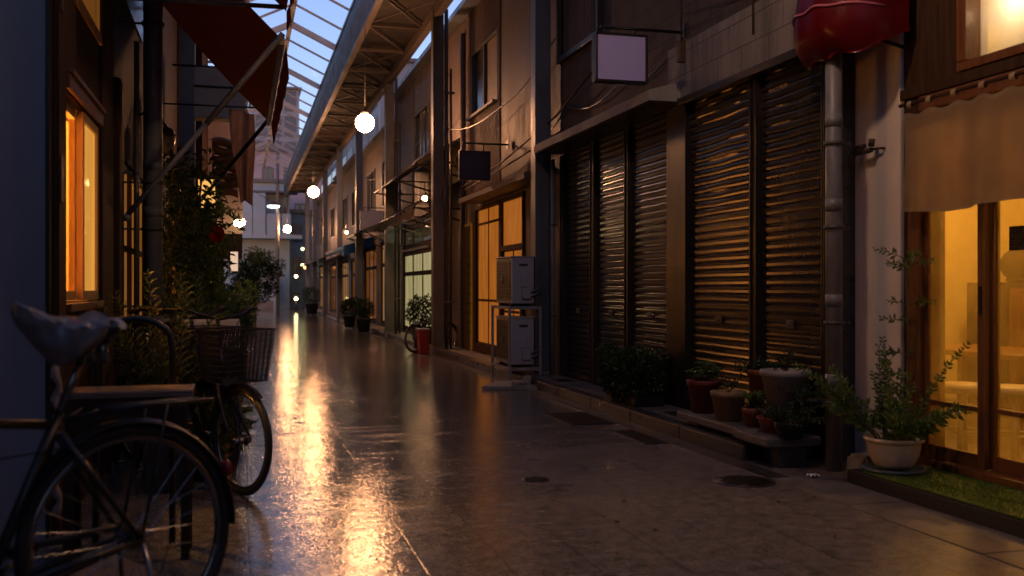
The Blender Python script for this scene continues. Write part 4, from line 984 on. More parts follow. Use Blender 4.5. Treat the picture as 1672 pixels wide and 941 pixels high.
# grey pole and lamp
t = thing('utility_pole', 'tall thin grey pole standing at the end of the alley', 'pole', (1.62, 47.6, 0))
m_ = MB(); m_.tube([(1.62, 47.6, 0), (1.62, 47.6, 9.0)], [0.10, 0.065], 10); m_.build('shaft', M_PIPE, t)
m_ = MB(); m_.box(1.2, 2.05, 47.55, 47.62, 7.6, 7.68); m_.build('crossarm', M_GREYM, t)
t = thing('street_lamp', 'cold white oval street lamp on a short arm at the grey pole', 'street lamp', (1.44, 47.45, 4.9))
m_ = MB(); m_.ball((1.42, 47.3, 4.93), 0.26, 16, 0.35, 1.1, 0.8); m_.build('lens', emit('cold_lamp', (0.78, 0.9, 1.0), 7.0), t)
m_ = MB(); m_.lathe((1.42, 47.3, 4.96), [(0.30, 0.0), (0.27, 0.07), (0.1, 0.12), (0.001, 0.12)], 16, sy=0.8); m_.tube([(1.42, 47.3, 5.07), (1.6, 47.55, 5.2)], 0.025, 7); m_.build('hood', M_GREYM, t)
bulb('upper of two small greenish lamps past the end of the canopy', 3.16, 54.5, 3.25, 0.075, 10, (0.85, 1.0, 0.35)); bulb('lower of two small greenish lamps past the end of the canopy', 3.16, 54.5, 2.38, 0.08, 9, (0.85, 1.0, 0.35))
bulb('pale yellow lamp on the front of the teal house', 3.0, 58.0, 1.82, 0.09, 18, (1.0, 0.85, 0.4)); bulb('orange lamp under the far end of the brown sheet awning', 3.1, 51.0, 2.18, 0.08, 10, (1.0, 0.35, 0.1))
t = thing('motor_scooter', 'distant scooter facing the camera with its warm headlight on', 'scooter', (2.62, 50.6, 0))
m_ = MB(); m_.obox((2.62, 50.9, 0.62), (0.36, 0.5, 0.35), 0, 0.2, 0, 0.05); m_.obox((2.62, 50.72, 0.85), (0.5, 0.1, 0.1), bev=0.02); m_.obox((2.62, 51.3, 0.72), (0.28, 0.7, 0.16), bev=0.04); m_.build('body', M_BLK, t)
m_ = MB(); m_.ball((2.62, 50.60, 0.62), 0.08, 12, sy=0.4); m_.build('headlight', emit('headlight', (1.0, 0.75, 0.35), 40), t)
for yy in (50.75, 51.6):
    m_ = MB(); m_.tube([(2.62, yy + 0.2 * math.cos(a * PI / 8), 0.24 + 0.2 * math.sin(a * PI / 8)) for a in range(16)], 0.045, 8, closed=True); m_.build('wheel', M_BLK, t)
# overhead cables
for i, (a, b, sag, lab) in enumerate((((-0.2, 38, 5.2), (3.6, 47, 4.4), 0.3, 'thin overhead cable crossing low before the corner house'), ((1.62, 47.6, 7.6), (-4, 30, 7.9), 0.4, 'thin overhead cable running from the grey pole over the planted side'), ((1.62, 47.6, 7.62), (6, 52, 7.0), 0.2, 'thin overhead cable from the grey pole to the end house'))):
    m_ = MB(); m_.tube([tuple(Vector(a).lerp(Vector(b), k / 12) - Vector((0, 0, sag * 4 * (k / 12) * (1 - k / 12)))) for k in range(13)], 0.012, 5)
    one('overhead_cable', m_, M_BLK, lab, 'cable', a, group='overhead cables')

# ------------------------------------------------------------------ pipes, meters and cables on the shop row walls
PN = 'wall pipes of the shop row'
for (y, x, z1, r, m, lab) in ((17.05, 3.74, 5.6, 0.045, M_PIPED, 'brown rain pipe at the corner of the brown house and the ribbed shop'), (11.95, 3.72, 2.4, 0.025, M_PIPE, 'pale pipe on the brown wall right behind the air conditioners'), (25.35, 3.76, 5.0, 0.05, M_PIPED, 'rain pipe between the ribbed shop and the signboard house'), (32.95, 3.75, 5.0, 0.05, M_PIPED, 'rain pipe between the signboard house and the beige house'), (11.45, 3.62, 2.7, 0.026, M_PIPE, 'pale thin pipe at the far edge of the roller shutters')):
    bracketed_pipe('wall_pipe', lab, x, y, r, 0.1, z1, m, x + 0.07, [0.8 + 1.1 * k for k in range(int((z1 - 0.5) / 1.1))], group=PN, collar=False)
for (y, z, lab) in ((12.5, 2.9, 'grey meter box on the brown wall under the conduits'), (17.25, 3.25, 'small grey switch box beside the piped column'), (25.7, 3.1, 'grey meter box above the grey sheet awning')):
    t = thing('meter_box', lab, 'meter box', (3.72, y, z), group='meter boxes')
    m_ = MB(); m_.box(3.68, 3.79, y - 0.09, y + 0.09, z, z + 0.26, 0.01); m_.build('case', M_GREYM, t)
    m_ = MB(); m_.box(3.672, 3.679, y - 0.05, y + 0.05, z + 0.12, z + 0.21); m_.build('dial_window', MATS['dark_pane'], t)
for k, (pts, lab) in enumerate((([(3.7, 11.6, 4.2), (3.6, 14, 3.75), (3.4, 16.9, 3.9), (3.6, 20, 3.72), (3.4, 22.7, 3.95)], 'sagging cable strung along the brown house and ribbed shop'), ([(3.4, 16.9, 4.4), (3.55, 19.5, 4.15), (3.4, 22.7, 4.4), (3.5, 26, 4.1), (3.35, 28.6, 4.35), (3.4, 34.4, 4.2)], 'sagging cable strung between the steel columns'), ([(3.72, 8.1, 3.3), (3.70, 9.5, 3.22), (3.71, 11.2, 3.3), (3.7, 12.4, 3.15)], 'loose cable on the dark block wall above the hood'))):
    m_ = MB()
    sm = []
    for a, b in zip(pts, pts[1:]):
        for q in range(6):
            f_ = q / 6; v = Vector(a).lerp(Vector(b), f_); v.z -= 0.12 * math.sin(f_ * PI); sm.append(tuple(v))
    sm.append(pts[-1]); m_.tube(sm, 0.009, 5); one('wall_cable', m_, M_BLK, lab, 'cable', pts[0], group='wall cables')
# ================================================================== planted side: wooden shop with lit window
M_SIDING = mat('blue_grey_siding', (0.30, 0.275, 0.30), 0.5, 0.1, var=0.18, scale=2.5, stretch=(1, 1, 0.35), bump=0.06, bscale=20, dirt=0.35, dirtcol=(0.05, 0.05, 0.06))
t = thing('lean_to_wall', 'blue grey metal wall closing the bicycle corner beside the lit wooden shop', 'wall', (-2.2, 4.95, 0))
m_ = MB(); m_.box(-4.5, -0.86, 4.93, 5.0, 0, 4.6); m_.build('sheet', M_SIDING, t)
m_ = MB(); m_.box(-0.86, -0.842, 4.915, 5.0, 0, 4.6, 0.004)
m_.build('corner_trim', M_BLK, t)
wsx = -0.83
ws = thing('wooden_shop', 'narrow old timber shop with a warmly lit sliding window', 'shop', (wsx, 6.1, 0))
w = MB(); w.walls(wsx - 0.15, wsx, 5.0, 7.15, 0, 4.6, [(5.24, 6.46, 1.08, 2.12), (5.24, 6.55, 2.62, 3.15)]); w.box(wsx - 3, wsx - 0.15, 7.0, 7.15, 0, 4.6); w.build('timber_wall', M_WOOD, ws)
w = MB(); w.box(wsx + 0.001, wsx + 0.012, 5.02, 5.22, 0, 4.6, 0.003); w.box(wsx + 0.001, wsx + 0.02, 6.47, 6.62, 0, 4.6, 0.006); w.build('post', M_WOOD, ws)
for z in (1.55, 2.45):
    w = MB(); w.box(wsx + 0.0125, wsx + 0.02, 5.03, 5.10, z, z + 0.22, 0.004); w.build('hinge', M_RUST, ws)
w = MB(); w.box(wsx + 0.001, wsx + 0.025, 5.25, 6.46, 2.125, 2.20, 0.006); w.box(wsx + 0.001, wsx + 0.04, 5.25, 6.46, 2.201, 2.225, 0.004); w.build('window_head', M_REDW, ws)
w = MB(); w.box(wsx + 0.001, wsx + 0.03, 5.25, 6.46, 1.03, 1.075, 0.006); w.build('window_sill', M_REDW, ws)
M_PINE = mat('lit_pine', (0.45, 0.26, 0.10), 0.45, var=0.2, scale=8, stretch=(4, 4, 0.4), bump=0.1, dirt=0.15)
def sash(y0, y1, x, z0, z1, pane):
    f = MB(); f.box(x, x + 0.035, y0, y0 + 0.05, z0, z1, 0.004); f.box(x, x + 0.035, y1 - 0.05, y1, z0, z1, 0.004); f.box(x, x + 0.035, y0 + 0.051, y1 - 0.051, z0, z0 + 0.05); f.box(x, x + 0.035, y0 + 0.051, y1 - 0.051, z1 - 0.05, z1)
    o = f.build('window', M_PINE, ws)
    p = MB(); p.box(x + 0.014, x + 0.019, y0 + 0.045, y1 - 0.045, z0 + 0.045, z1 - 0.045); p.build('pane', pane, o)
sash(5.25, 5.88, wsx - 0.075, 1.085, 2.115, M_GLASS); sash(5.84, 6.45, wsx - 0.036, 1.085, 2.115, litpane('lit_curtain', (1.0, 0.45, 0.07), 1.15, 9, 0.1)); sash(5.25, 6.54, wsx - 0.02, 2.625, 3.145, litpane('lit_transom', (1.0, 0.36, 0.06), 0.22))
w = MB(); w.box(wsx - 1.3, wsx - 1.2, 5.01, 7.0, 0, 3.2); w.box(wsx - 1.2, wsx - 0.151, 5.01, 7.0, 3.1, 3.2); w.box(wsx - 1.2, wsx - 0.151, 5.005, 5.04, 0, 3.1); w.box(wsx - 1.2, wsx - 0.151, 6.93, 6.99, 0, 3.1); w.build('inner_room', mat('warm_plaster', (0.68, 0.46, 0.2), 0.8, var=0.1, bump=0.03, dirt=0.1), ws)
w = MB(); w.box(wsx - 3, wsx + 0.5, 4.9, 7.2, 4.6, 4.7); w.build('roof', M_ROOF, ws)
lamp('wooden_shop_lamp', (wsx - 0.62, 6.15, 2.62), 190, AMBER, 0.08)
lamp('wooden_shop_lamp', (wsx - 0.5, 5.9, 1.7), 120, AMBER, 0.08)
t = thing('shop_goods', 'small dark figures and jars standing behind the lit window', 'goods', (wsx - 0.3, 5.6, 1.1))
w = MB(); w.box(wsx - 0.45, wsx - 0.16, 5.1, 6.9, 1.02, 1.05); w.build('shelf', M_PINE, t)
for k, (y, h, r) in enumerate(((5.62, 0.24, 0.05), (5.8, 0.34, 0.06), (6.0, 0.2, 0.07), (6.2, 0.5, 0.05))):
    w = MB(); w.lathe((wsx - 0.3, y, 1.052), [(r, 0), (r, h * 0.6), (r * 0.5, h * 0.75), (r * 0.6, h), (0.001, h)], 12); w.build('jar', M_BROWN, t)
# pipes, post, gas lamp
bracketed_pipe('downpipe', 'fat grey downpipe on the planted side behind the awning arm', -0.70, 8.64, 0.076, 0.0, 5.8, M_PIPE, -0.95, (1.62, 2.0, 3.3), group='downpipes')
bracketed_pipe('downpipe', 'thin pipe between the timber post and the fat grey downpipe', -0.76, 7.95, 0.02, 0.0, 3.0, M_PIPED, -0.9, (1.0, 2.0), group='downpipes', collar=False)
m_ = MB(); m_.box(-0.92, -0.82, 7.42, 7.58, 0, 2.62, 0.008); one('timber_post', m_, M_WOOD, 'weathered timber post carrying the lower end of the awning arm', 'post', (-0.87, 7.5, 0))
lh = thing('dark_house', 'dark two storey house behind the climbing plants and red awning', 'house', (-1.0, 11.2, 0))
w = MB(); w.walls(-1.15, -0.97, 7.2, 17.0, 0, 6.2, [(9.1, 11.3, 0.75, 2.25), (15.2, 16.3, 0.95, 2.2), (9.0, 10.6, 3.6, 4.8)]); w.box(-4, -1.15, 7.2, 7.35, 0, 6.2); w.box(-4, -1.15, 16.85, 17, 0, 6.2); w.build('wall', M_WOOD, lh)
w = MB(); w.box(-4, -0.6, 7.2, 17, 6.2, 6.3); w.build('roof', M_ROOF, lh)
for (a, b, c, d) in ((9.1, 11.3, 0.75, 2.25), (15.2, 16.3, 0.95, 2.2)):
    f = MB()
    for k in range(4): yy = a + (b - a) * k / 3; f.box(-1.06, -0.985, min(max(yy, a + 0.03), b - 0.03) - 0.03, min(max(yy, a + 0.03), b - 0.03) + 0.03, c, d)
    for zz in (c + 0.03, (c + d) / 2, d - 0.03): f.box(-1.055, -0.99, a, b, zz - 0.025, zz + 0.025)
    fo = f.build('window', M_WOOD, lh)
    p = MB(); p.box(-1.03, -1.022, a + 0.01, b - 0.01, c + 0.01, d - 0.01); p.build('pane', litpane('lit_shop_glass', (1.0, 0.34, 0.06), 15.0) if a > 12 else litpane('lit_shop_glass_dim', (1.0, 0.40, 0.07), 0.4), fo)
w = MB(); w.box(-2.2, -2.1, 7.35, 16.85, 0, 2.7); w.box(-2.1, -1.16, 7.35, 16.85, 2.6, 2.7); w.box(-2.1, -1.16, 12.6, 12.7, 0, 2.6); w.build('inner_room', M_CREAM, lh)
w = MB(); w.box(-0.965, -0.95, 9.0, 10.6, 3.6, 4.8); w.build('window', dk, lh)

t = thing('wall_lantern', 'small unlit white glass wall lantern behind the fat downpipe', 'lantern', (-0.72, 10.1, 2.3))
m_ = MB(); m_.lathe((-0.70, 10.1, 2.42), [(0.05, 0.0), (0.075, 0.02), (0.085, 0.17), (0.06, 0.2), (0.001, 0.2)], 14); m_.build('shade', mat('milk_glass', (0.7, 0.66, 0.6), 0.2, bump=0, var=0.05), t)
m_ = MB(); m_.lathe((-0.70, 10.1, 2.62), [(0.1, 0.0), (0.06, 0.06), (0.001, 0.09)], 14); m_.tube([(-0.7, 10.1, 2.7), (-0.8, 10.1, 2.85), (-0.96, 10.1, 2.8)], 0.015, 7); m_.build('arm', M_GREYM, t)
column('dark steel column on the planted side beside the beige box sign', -0.83, 16.6, 0.24, 5.95, M_STEELB)
column('dark steel column far down the planted side', -0.80, 40.0, 0.22, 5.95, M_STEELB)

# ------------------------------------------------------------------ red awning with folding arms
aw = thing('orange_red_awning', 'large orange red cloth awning on folding arms over the planted side', 'awning', (-0.83, 9.6, 2.9))
M_AWN = cloth('orange_red_canvas', (0.28, 0.045, 0.010), trans=0.3, rough=0.7, var=0.1, bump=0.08)
AY0, AY1 = 7.70, 11.55
def cover(u, v):
    return (-0.83 + 1.12 * v, AY0 + (AY1 - AY0) * u, 4.25 - 1.22 * v - 0.04 * math.sin(v * PI) + 0.012 * math.sin(u * 22) * v)
m_ = MB(); m_.sheet(cover, 40, 12, 0.004); m_.build('cover', M_AWN, aw)
def vl(u, v): return (0.325 + 0.003 * math.sin(u * 37 + v * 2) + 0.02 * v, AY0 + (AY1 - AY0) * u, 3.0 - 0.27 * v + 0.004 * v * math.sin(u * 90))
m_ = MB(); m_.sheet(vl, 80, 5, 0.004); m_.build('valance', M_AWN, aw)
m_ = MB(); m_.box(0.27, 0.315, AY0 - 0.02, AY1 + 0.02, 2.98, 3.04, 0.006); m_.build('front_bar', mat('yellowed_bar', (0.42, 0.3, 0.14), 0.45, var=0.2, bump=0.05), aw)
for yy, mm in ((AY0 - 0.03, M_PIPE), (AY1 + 0.03, M_BLK)):
    m_ = MB(); m_.tube([(-0.81, yy, 1.66), (-0.25, yy, 2.36)], 0.019, 8); m_.tube([(-0.25, yy, 2.36), (0.30, yy, 3.06)], 0.023, 8); m_.ball((-0.8, yy, 1.66), 0.03, 10); m_.build('arm', mm, aw)
aw2 = thing('near_awning', 'end of a second dark red awning just this side of the orange red one', 'awning', (-0.83, 6.0, 3.0))
m_ = MB(); m_.sheet(lambda u, v: (-0.80 + 1.12 * v, 5.2 + 2.36 * u, 4.35 - 1.15 * v - 0.03 * math.sin(v * PI)), 20, 8, 0.004); m_.build('cover', M_AWN, aw2)
m_ = MB(); m_.sheet(lambda u, v: (0.33 + 0.01 * math.sin(u * 23), 5.2 + 2.36 * u, 3.2 - 0.15 * v), 40, 3, 0.004); m_.build('valance', M_AWN, aw2)
m_ = MB(); m_.tube([(-0.81, 7.5, 3.2), (0.3, 7.52, 3.22)], 0.018, 8); m_.build('arm', M_PIPE, aw2)

# ------------------------------------------------------------------ signs and hanging things
t = thing('box_sign', 'large blank beige box sign sticking out under the red awning edge', 'sign', (-0.25, 14.0, 3.5), group='signs of the planted side')
m_ = MB(); m_.box(-0.62, 0.06, 14.0, 14.3, 3.44, 4.12, 0.012); m_.build('box', mat('faded_sign', (0.30, 0.25, 0.215), 0.6, var=0.15, bump=0.04, dirt=0.4), t)
m_ = MB(); m_.tube([(-0.62, 13.985, 3.86), (0.06, 13.985, 3.86)], 0.014, 7); m_.tube([(-0.9, 14.15, 4.16), (0.06, 14.15, 4.16)], 0.016, 7); m_.build('rail', M_BLK, t)
t = thing('bamboo_blind', 'bunched brown bamboo blind hanging below the beige box sign', 'blind', (-0.2, 14.6, 2.6))
m_ = MB()
for k in range(7):
    z = 3.25 - k * 0.115
    m_.sheet(lambda u, v, z=z, k=k: (-0.40 + 0.36 * u + 0.01 * math.sin(k * 3), 14.55 - 0.10 * math.sin(v * PI) + 0.02 * math.sin(u * 9 + k * 2), z - 0.13 * v + 0.02 * math.sin(u * 6 + k * 1.7)), 12, 6, 0.004)
m_.build('slats', mat('bamboo', (0.22, 0.14, 0.06), 0.6, var=0.3, scale=14, bump=0.1), t)
t = thing('hanging_banner', 'translucent pinkish cloth banner hanging from the beige box sign', 'banner', (0.06, 12.6, 2.2))
M_BAN = cloth('thin_banner', (0.42, 0.28, 0.22), trans=0.5, var=0.2, bump=0.1)
m_ = MB()
def bann(u, v):
    wd = 0.30 - 0.13 * v + 0.03 * math.sin(v * 5)
    return (0.0 + 0.06 * v + (u - 0.5) * wd, 12.6 + 0.05 * math.sin(u * 9 + v * 3) + 0.08 * (u - 0.5), 3.34 - 1.12 * v - 0.05 * u * (1 - v) - 0.12 * abs(u - 0.4) * v)
m_.sheet(bann, 26, 26, 0.003); m_.build('cloth', M_BAN, t)
m_ = MB(); m_.tube([(-0.9, 12.6, 3.36), (0.16, 12.6, 3.36)], 0.012, 7); m_.build('rod', M_BLK, t)
oh = thing('overhanging_house', 'house with a faded pink upper floor overhanging the planted side', 'house', (-1, 20, 0))
m_ = MB(); m_.box(-4, 0.02, 20.0, 38, 2.2, 4.7); m_.build('upper_wall', mat('faded_pink', (0.22, 0.16, 0.15), 0.7, var=0.2, scale=2, bump=0.05, dirt=0.4), oh)
m_ = MB(); m_.box(-4, -0.62, 17.05, 38, 0, 2.19); m_.box(-4, -0.62, 17.05, 19.98, 2.2, 5.6); m_.build('lower_wall', M_WOOD, oh)
m_ = MB(); m_.box(-4.1, 0.12, 19.9, 38.1, 4.705, 4.8); m_.build('roof', M_ROOF, oh)
m_ = MB()
for z in (2.65, 3.1, 3.55, 4.0, 4.4): m_.box(-1.5, 0.025, 19.975, 19.998, z, z + 0.02)
m_.build('siding_strips', M_BROWN, oh)
bulb('small round lamp fixed on the end wall of the overhanging house', -0.06, 19.6, 2.38, 0.078, 45, (1.0, 0.66, 0.3))
t = thing('lit_sign', 'small upright glowing white sign below the round wall lamp', 'sign', (-0.13, 19.4, 1.46), group='signs of the planted side')
m_ = MB(); m_.box(-0.20, -0.065, 19.4, 19.5, 1.47, 1.83, 0.006); m_.build('box', emit('lit_white_sign', (1.0, 0.66, 0.45), 0.8), t)
m_ = MB(); m_.box(-0.205, -0.06, 19.39, 19.51, 1.835, 1.86); m_.tube([(-0.13, 19.45, 1.86), (-0.13, 19.45, 2.19)], 0.01, 6); m_.build('hanger', M_BLK, t)
t = thing('lit_box_sign', 'square glowing yellow box sign half hidden by vine leaves', 'sign', (-0.38, 11.6, 2.0), group='signs of the planted side')
m_ = MB(); m_.box(-0.465, -0.285, 11.6, 11.7, 1.98, 2.36, 0.006); m_.build('box', emit('lit_yellow_sign', (1.0, 0.5, 0.12), 1.0), t)
m_ = MB(); m_.box(-0.47, -0.28, 11.595, 11.705, 2.362, 2.375); m_.tube([(-0.30, 11.65, 2.385), (-0.97, 11.65, 2.385)], 0.012, 6); m_.build('bracket', M_BLK, t)
t = thing('paper_lantern', 'round dark red paper lantern hanging among the vines', 'lantern', (-0.255, 10.9, 1.68))
m_ = MB(); pr_ = []
for i in range(25):
    a = -PI / 2 + PI * i / 24; pr_.append((max(0.087 * math.cos(a) * (1 + 0.02 * math.cos(i * PI)), 0.001), 0.087 * math.sin(a)))
m_.lathe((-0.255, 10.9, 1.72), pr_, 24); m_.build('paper', cloth('red_paper', (0.42, 0.012, 0.015), 0.5, 0.5), t)
m_ = MB(); m_.lathe((-0.255, 10.9, 1.808), [(0.035, 0), (0.035, 0.02), (0.001, 0.02)], 12); m_.tube([(-0.255, 10.9, 1.83), (-0.27, 10.9, 2.5)], 0.005, 5); m_.build('hanger', M_BLK, t)
m_ = MB()
for a in (-0.3, 0.2, 0.7): m_.tube([(-0.255 + 0.085 * math.sin(a) * 0.5, 10.812, 1.745 - 0.02 * a), (-0.255 + 0.085 * math.sin(a + 0.35) * 0.5, 10.814, 1.685)], 0.005, 5)
m_.build('brush_mark', M_BLK, t)

# ------------------------------------------------------------------ the alley behind the viewpoint
for nm, lab, x0, x1, y0, y1, h in (('plain_house', 'plain dark house continuing the shop row past the lit shop', 3.95, 8, -26, 1.5, 6.5), ('plain_house', 'plain dark house beside the bicycle corner', -6, -2.6, -26, 4.5, 6.5), ('plain_house', 'plain dark house closing the other end of the alley', -6, 8, -34, -28, 9.0)):
    t = thing(nm, lab, 'house', ((x0 + x1) / 2, (y0 + y1) / 2, 0), group='plain dark houses')
    m_ = MB(); m_.box(x0, x1, y0, y1, 0, h); m_.build('wall', M_BROWN, t)
    m_ = MB(); m_.box(x0 - 0.2, x1 + 0.2, y0 - 0.2, y1 + 0.2, h + 0.002, h + 0.15); m_.build('roof', M_ROOF, t)
# ================================================================== plants
LF_D = leafmat('leaf_dark', (0.022, 0.045, 0.014), (0.045, 0.085, 0.025))
LF_T = leafmat('leaf_tree', (0.012, 0.026, 0.010), (0.025, 0.045, 0.016), 0.95)
LF_M = leafmat('leaf_mid', (0.08, 0.15, 0.032), (0.14, 0.22, 0.05))
LF_Y = leafmat('leaf_yellow', (0.085, 0.12, 0.022), (0.13, 0.16, 0.035))
M_SOIL = mat('soil', (0.03, 0.022, 0.016), 0.9, var=0.4, scale=40, bump=0.6, bscale=60)
M_TERRA = mat('terracotta', (0.30, 0.095, 0.05), 0.6, var=0.25, scale=9, bump=0.08, dirt=0.4)
M_DTERRA = mat('dark_red_pot', (0.20, 0.04, 0.03), 0.5, var=0.25, scale=9, bump=0.06, dirt=0.4)
M_OCHRE = mat('ochre_pot', (0.38, 0.23, 0.12), 0.6, var=0.3, scale=9, bump=0.08, dirt=0.5)
M_GREYP = mat('weathered_white_pot', (0.40, 0.36, 0.32), 0.5, var=0.25, scale=7, bump=0.06, dirt=0.55, dirtcol=(0.1, 0.08, 0.06))
M_CREAMP = mat('cream_pot', (0.58, 0.48, 0.36), 0.4, var=0.12, scale=5, bump=0.03, dirt=0.3, dirtcol=(0.25, 0.18, 0.1))
M_STEM = mat('plant_stem', (0.10, 0.085, 0.035), 0.7, var=0.3, bump=0.05)

def clump(mb, c, rad, n, L, W, up=0.35, shell=0.35):
    c = Vector(c)
    for _ in range(n):
        d = rvec(); r = (shell + (1 - shell) * random.random()) ** 0.6
        p = c + Vector((d.x * rad[0], d.y * rad[1], d.z * rad[2])) * r
        if p.z < 0.02: p.z = 0.02 + random.random() * 0.05
        dr = (d + rvec() * 0.8 + Vector((0, 0, up))).normalized()
        mb.leaf(p, dr, (Vector((0, 0, 1)) + rvec() * 0.6).normalized(), L * random.uniform(0.6, 1.25), W * random.uniform(0.7, 1.2))

def frond(mb, p0, d0, length, n, leafL, leafW, bend=0.5, rows=2, stem=None, r=0.004, start=0.15):
    p = Vector(p0); d = Vector(d0).normalized(); pts = [p.copy()]; step = length / n
    tw = random.uniform(0, 6)
    for i in range(n):
        d = (d + Vector((d.x * 0.4, d.y * 0.4, -bend)) * (step * 1.3) + rvec() * 0.03).normalized()
        p = p + d * step; pts.append(p.copy())
        if i / n > start:
            taper = 1 - 0.55 * i / n
            for k in range(rows):
                a = tw + k * 2 * PI / rows + i * 0.9
                side = (d.orthogonal().normalized()); side.rotate(Matrix.Rotation(a, 3, d))
                mb.leaf(p, (side * 0.85 + d * 0.55 + rvec() * 0.15), d.cross(side) + rvec() * 0.2, leafL * taper * random.uniform(0.75, 1.2), leafW * taper)
    if stem is not None: stem.tube(pts, [r * (1 - 0.6 * i / n) for i in range(n + 1)], 5)

def pot(t, x, y, z, r, h, m, rim=0.02, soil=True, taper=0.72, bowl=False):
    p = MB()
    if bowl: prof = [(0.001, 0.004), (r * 0.62, 0.0), (r * 0.72, h * 0.12), (r * 0.86, h * 0.4), (r * 0.93, h * 0.75), (r * 0.95, h * 0.86), (r * 1.04, h * 0.88), (r * 1.05, h * 0.99), (r * 0.98, h), (r * 0.9, h * 0.97), (r * 0.85, h * 0.6), (0.001, h * 0.55)]
    else: prof = [(0.001, 0.003), (r * taper, 0.0), (r * 0.95, h - rim * 2.2), (r * 1.02, h - rim * 2.1), (r * 1.05, h - rim * 0.3), (r * 1.02, h), (r * 0.93, h), (r * 0.88, h * 0.7), (0.001, h * 0.68)]
    p.lathe((x, y, z), prof, 28)
    p.build('pot', m, t)
    s_ = MB(); s_.lathe((x, y, z), [(0.001, h * 0.86), (r * 0.9, h * 0.84)], 20); s_.build('soil', M_SOIL, t)

GP = 'plants along the shutters'
# ---- large pale pot by the pier, many upright stems
random.seed(21)
t = thing('potted_plant', 'leafy many stemmed plant in a wide cream bowl pot on the green mat', 'potted plant', (3.60, 4.93, 0.1), group='potted plants')
px, py, pz = 3.62, 4.95, 0.125
pot(t, px, py, pz, 0.16, 0.17, M_CREAMP, bowl=True)
s_ = MB(); s_.lathe((px, py, 0.1), [(0.001, 0.0), (0.17, 0.0), (0.18, 0.022), (0.165, 0.022), (0.155, 0.008), (0.001, 0.008)], 26); s_.build('saucer', mat('blue_grey_saucer', (0.08, 0.12, 0.14), 0.4, var=0.2, bump=0.02), t)
f = MB(); st = MB()
for (dx, dy, dz, L_, n, ll) in ((-0.02, 0.1, 1, 0.50, 26, 0.05), (-0.1, 0.15, 1, 0.40, 20, 0.045), (0.1, 0.0, 1, 0.55, 28, 0.045), (0.62, -0.42, 1, 0.70, 32, 0.045), (0.05, 0.3, 1, 0.6, 30, 0.05), (0.0, -0.1, 1, 0.34, 16, 0.06), (0.2, 0.2, 1, 0.4, 18, 0.06), (-0.2, -0.1, 1, 0.3, 14, 0.06), (0.3, -0.1, 0.9, 0.35, 16, 0.06)):
    frond(f, (px + random.uniform(-0.07, 0.07), py + random.uniform(-0.07, 0.07), pz + 0.14), (dx * 0.6, dy * 0.6, dz), L_, n, ll * 1.3, ll * 0.62, bend=0.05, rows=2, stem=st, r=0.005)
for k in range(20):
    a = random.uniform(0, 2 * PI)
    frond(f, (px + 0.08 * math.cos(a), py + 0.08 * math.sin(a), pz + 0.14), (math.cos(a) * 0.8, math.sin(a) * 0.8, 1.0), random.uniform(0.2, 0.38), 12, 0.085, 0.04, bend=1.2, rows=2, stem=st, r=0.004)
for (dx, dy, L_) in ((-0.75, 0.3, 0.62), (-0.62, 0.1, 0.5), (-0.8, 0.5, 0.42)):
    frond(f, (px - 0.08, py + 0.03, pz + 0.14), (dx * 0.8, dy * 0.8, 1.0), L_, 26, 0.085, 0.03, bend=0.45, rows=3, stem=st, r=0.005, start=0.35)
f.build('foliage', LF_M, t, shade='leaf'); st.build('stems', M_STEM, t)
t = thing('climbing_plant', 'lone tall twining plant reaching up the red door frame', 'climbing plant', (3.86, 5.1, 0.1))
f = MB(); st = MB(); random.seed(4)
base = [(3.84, 5.13, 0.1), (3.83, 5.11, 0.5), (3.85, 5.13, 0.8), (3.82, 5.1, 1.05), (3.83, 5.12, 1.32)]
st.tube(base, [0.008, 0.007, 0.006, 0.005, 0.003], 6)
for k in range(9):
    a = random.uniform(0, 2 * PI); frond(f, (3.83, 5.11, 1.28 + random.uniform(-0.05, 0.05)), (math.cos(a) - 0.2, math.sin(a) - 0.3, 0.5), random.uniform(0.12, 0.22), 9, 0.055, 0.02, bend=1.6, rows=2, stem=st, r=0.003)
for zz in (0.62, 0.75, 0.95, 1.05):
    for k in range(3):
        a = random.uniform(0, 2 * PI); frond(f, (3.83, 5.12, zz), (math.cos(a), math.sin(a), 0.3), random.uniform(0.1, 0.16), 7, 0.055, 0.022, bend=1.6, rows=2, stem=st, r=0.003)
f.build('foliage', LF_M, t, shade='leaf'); st.build('stem', M_STEM, t)
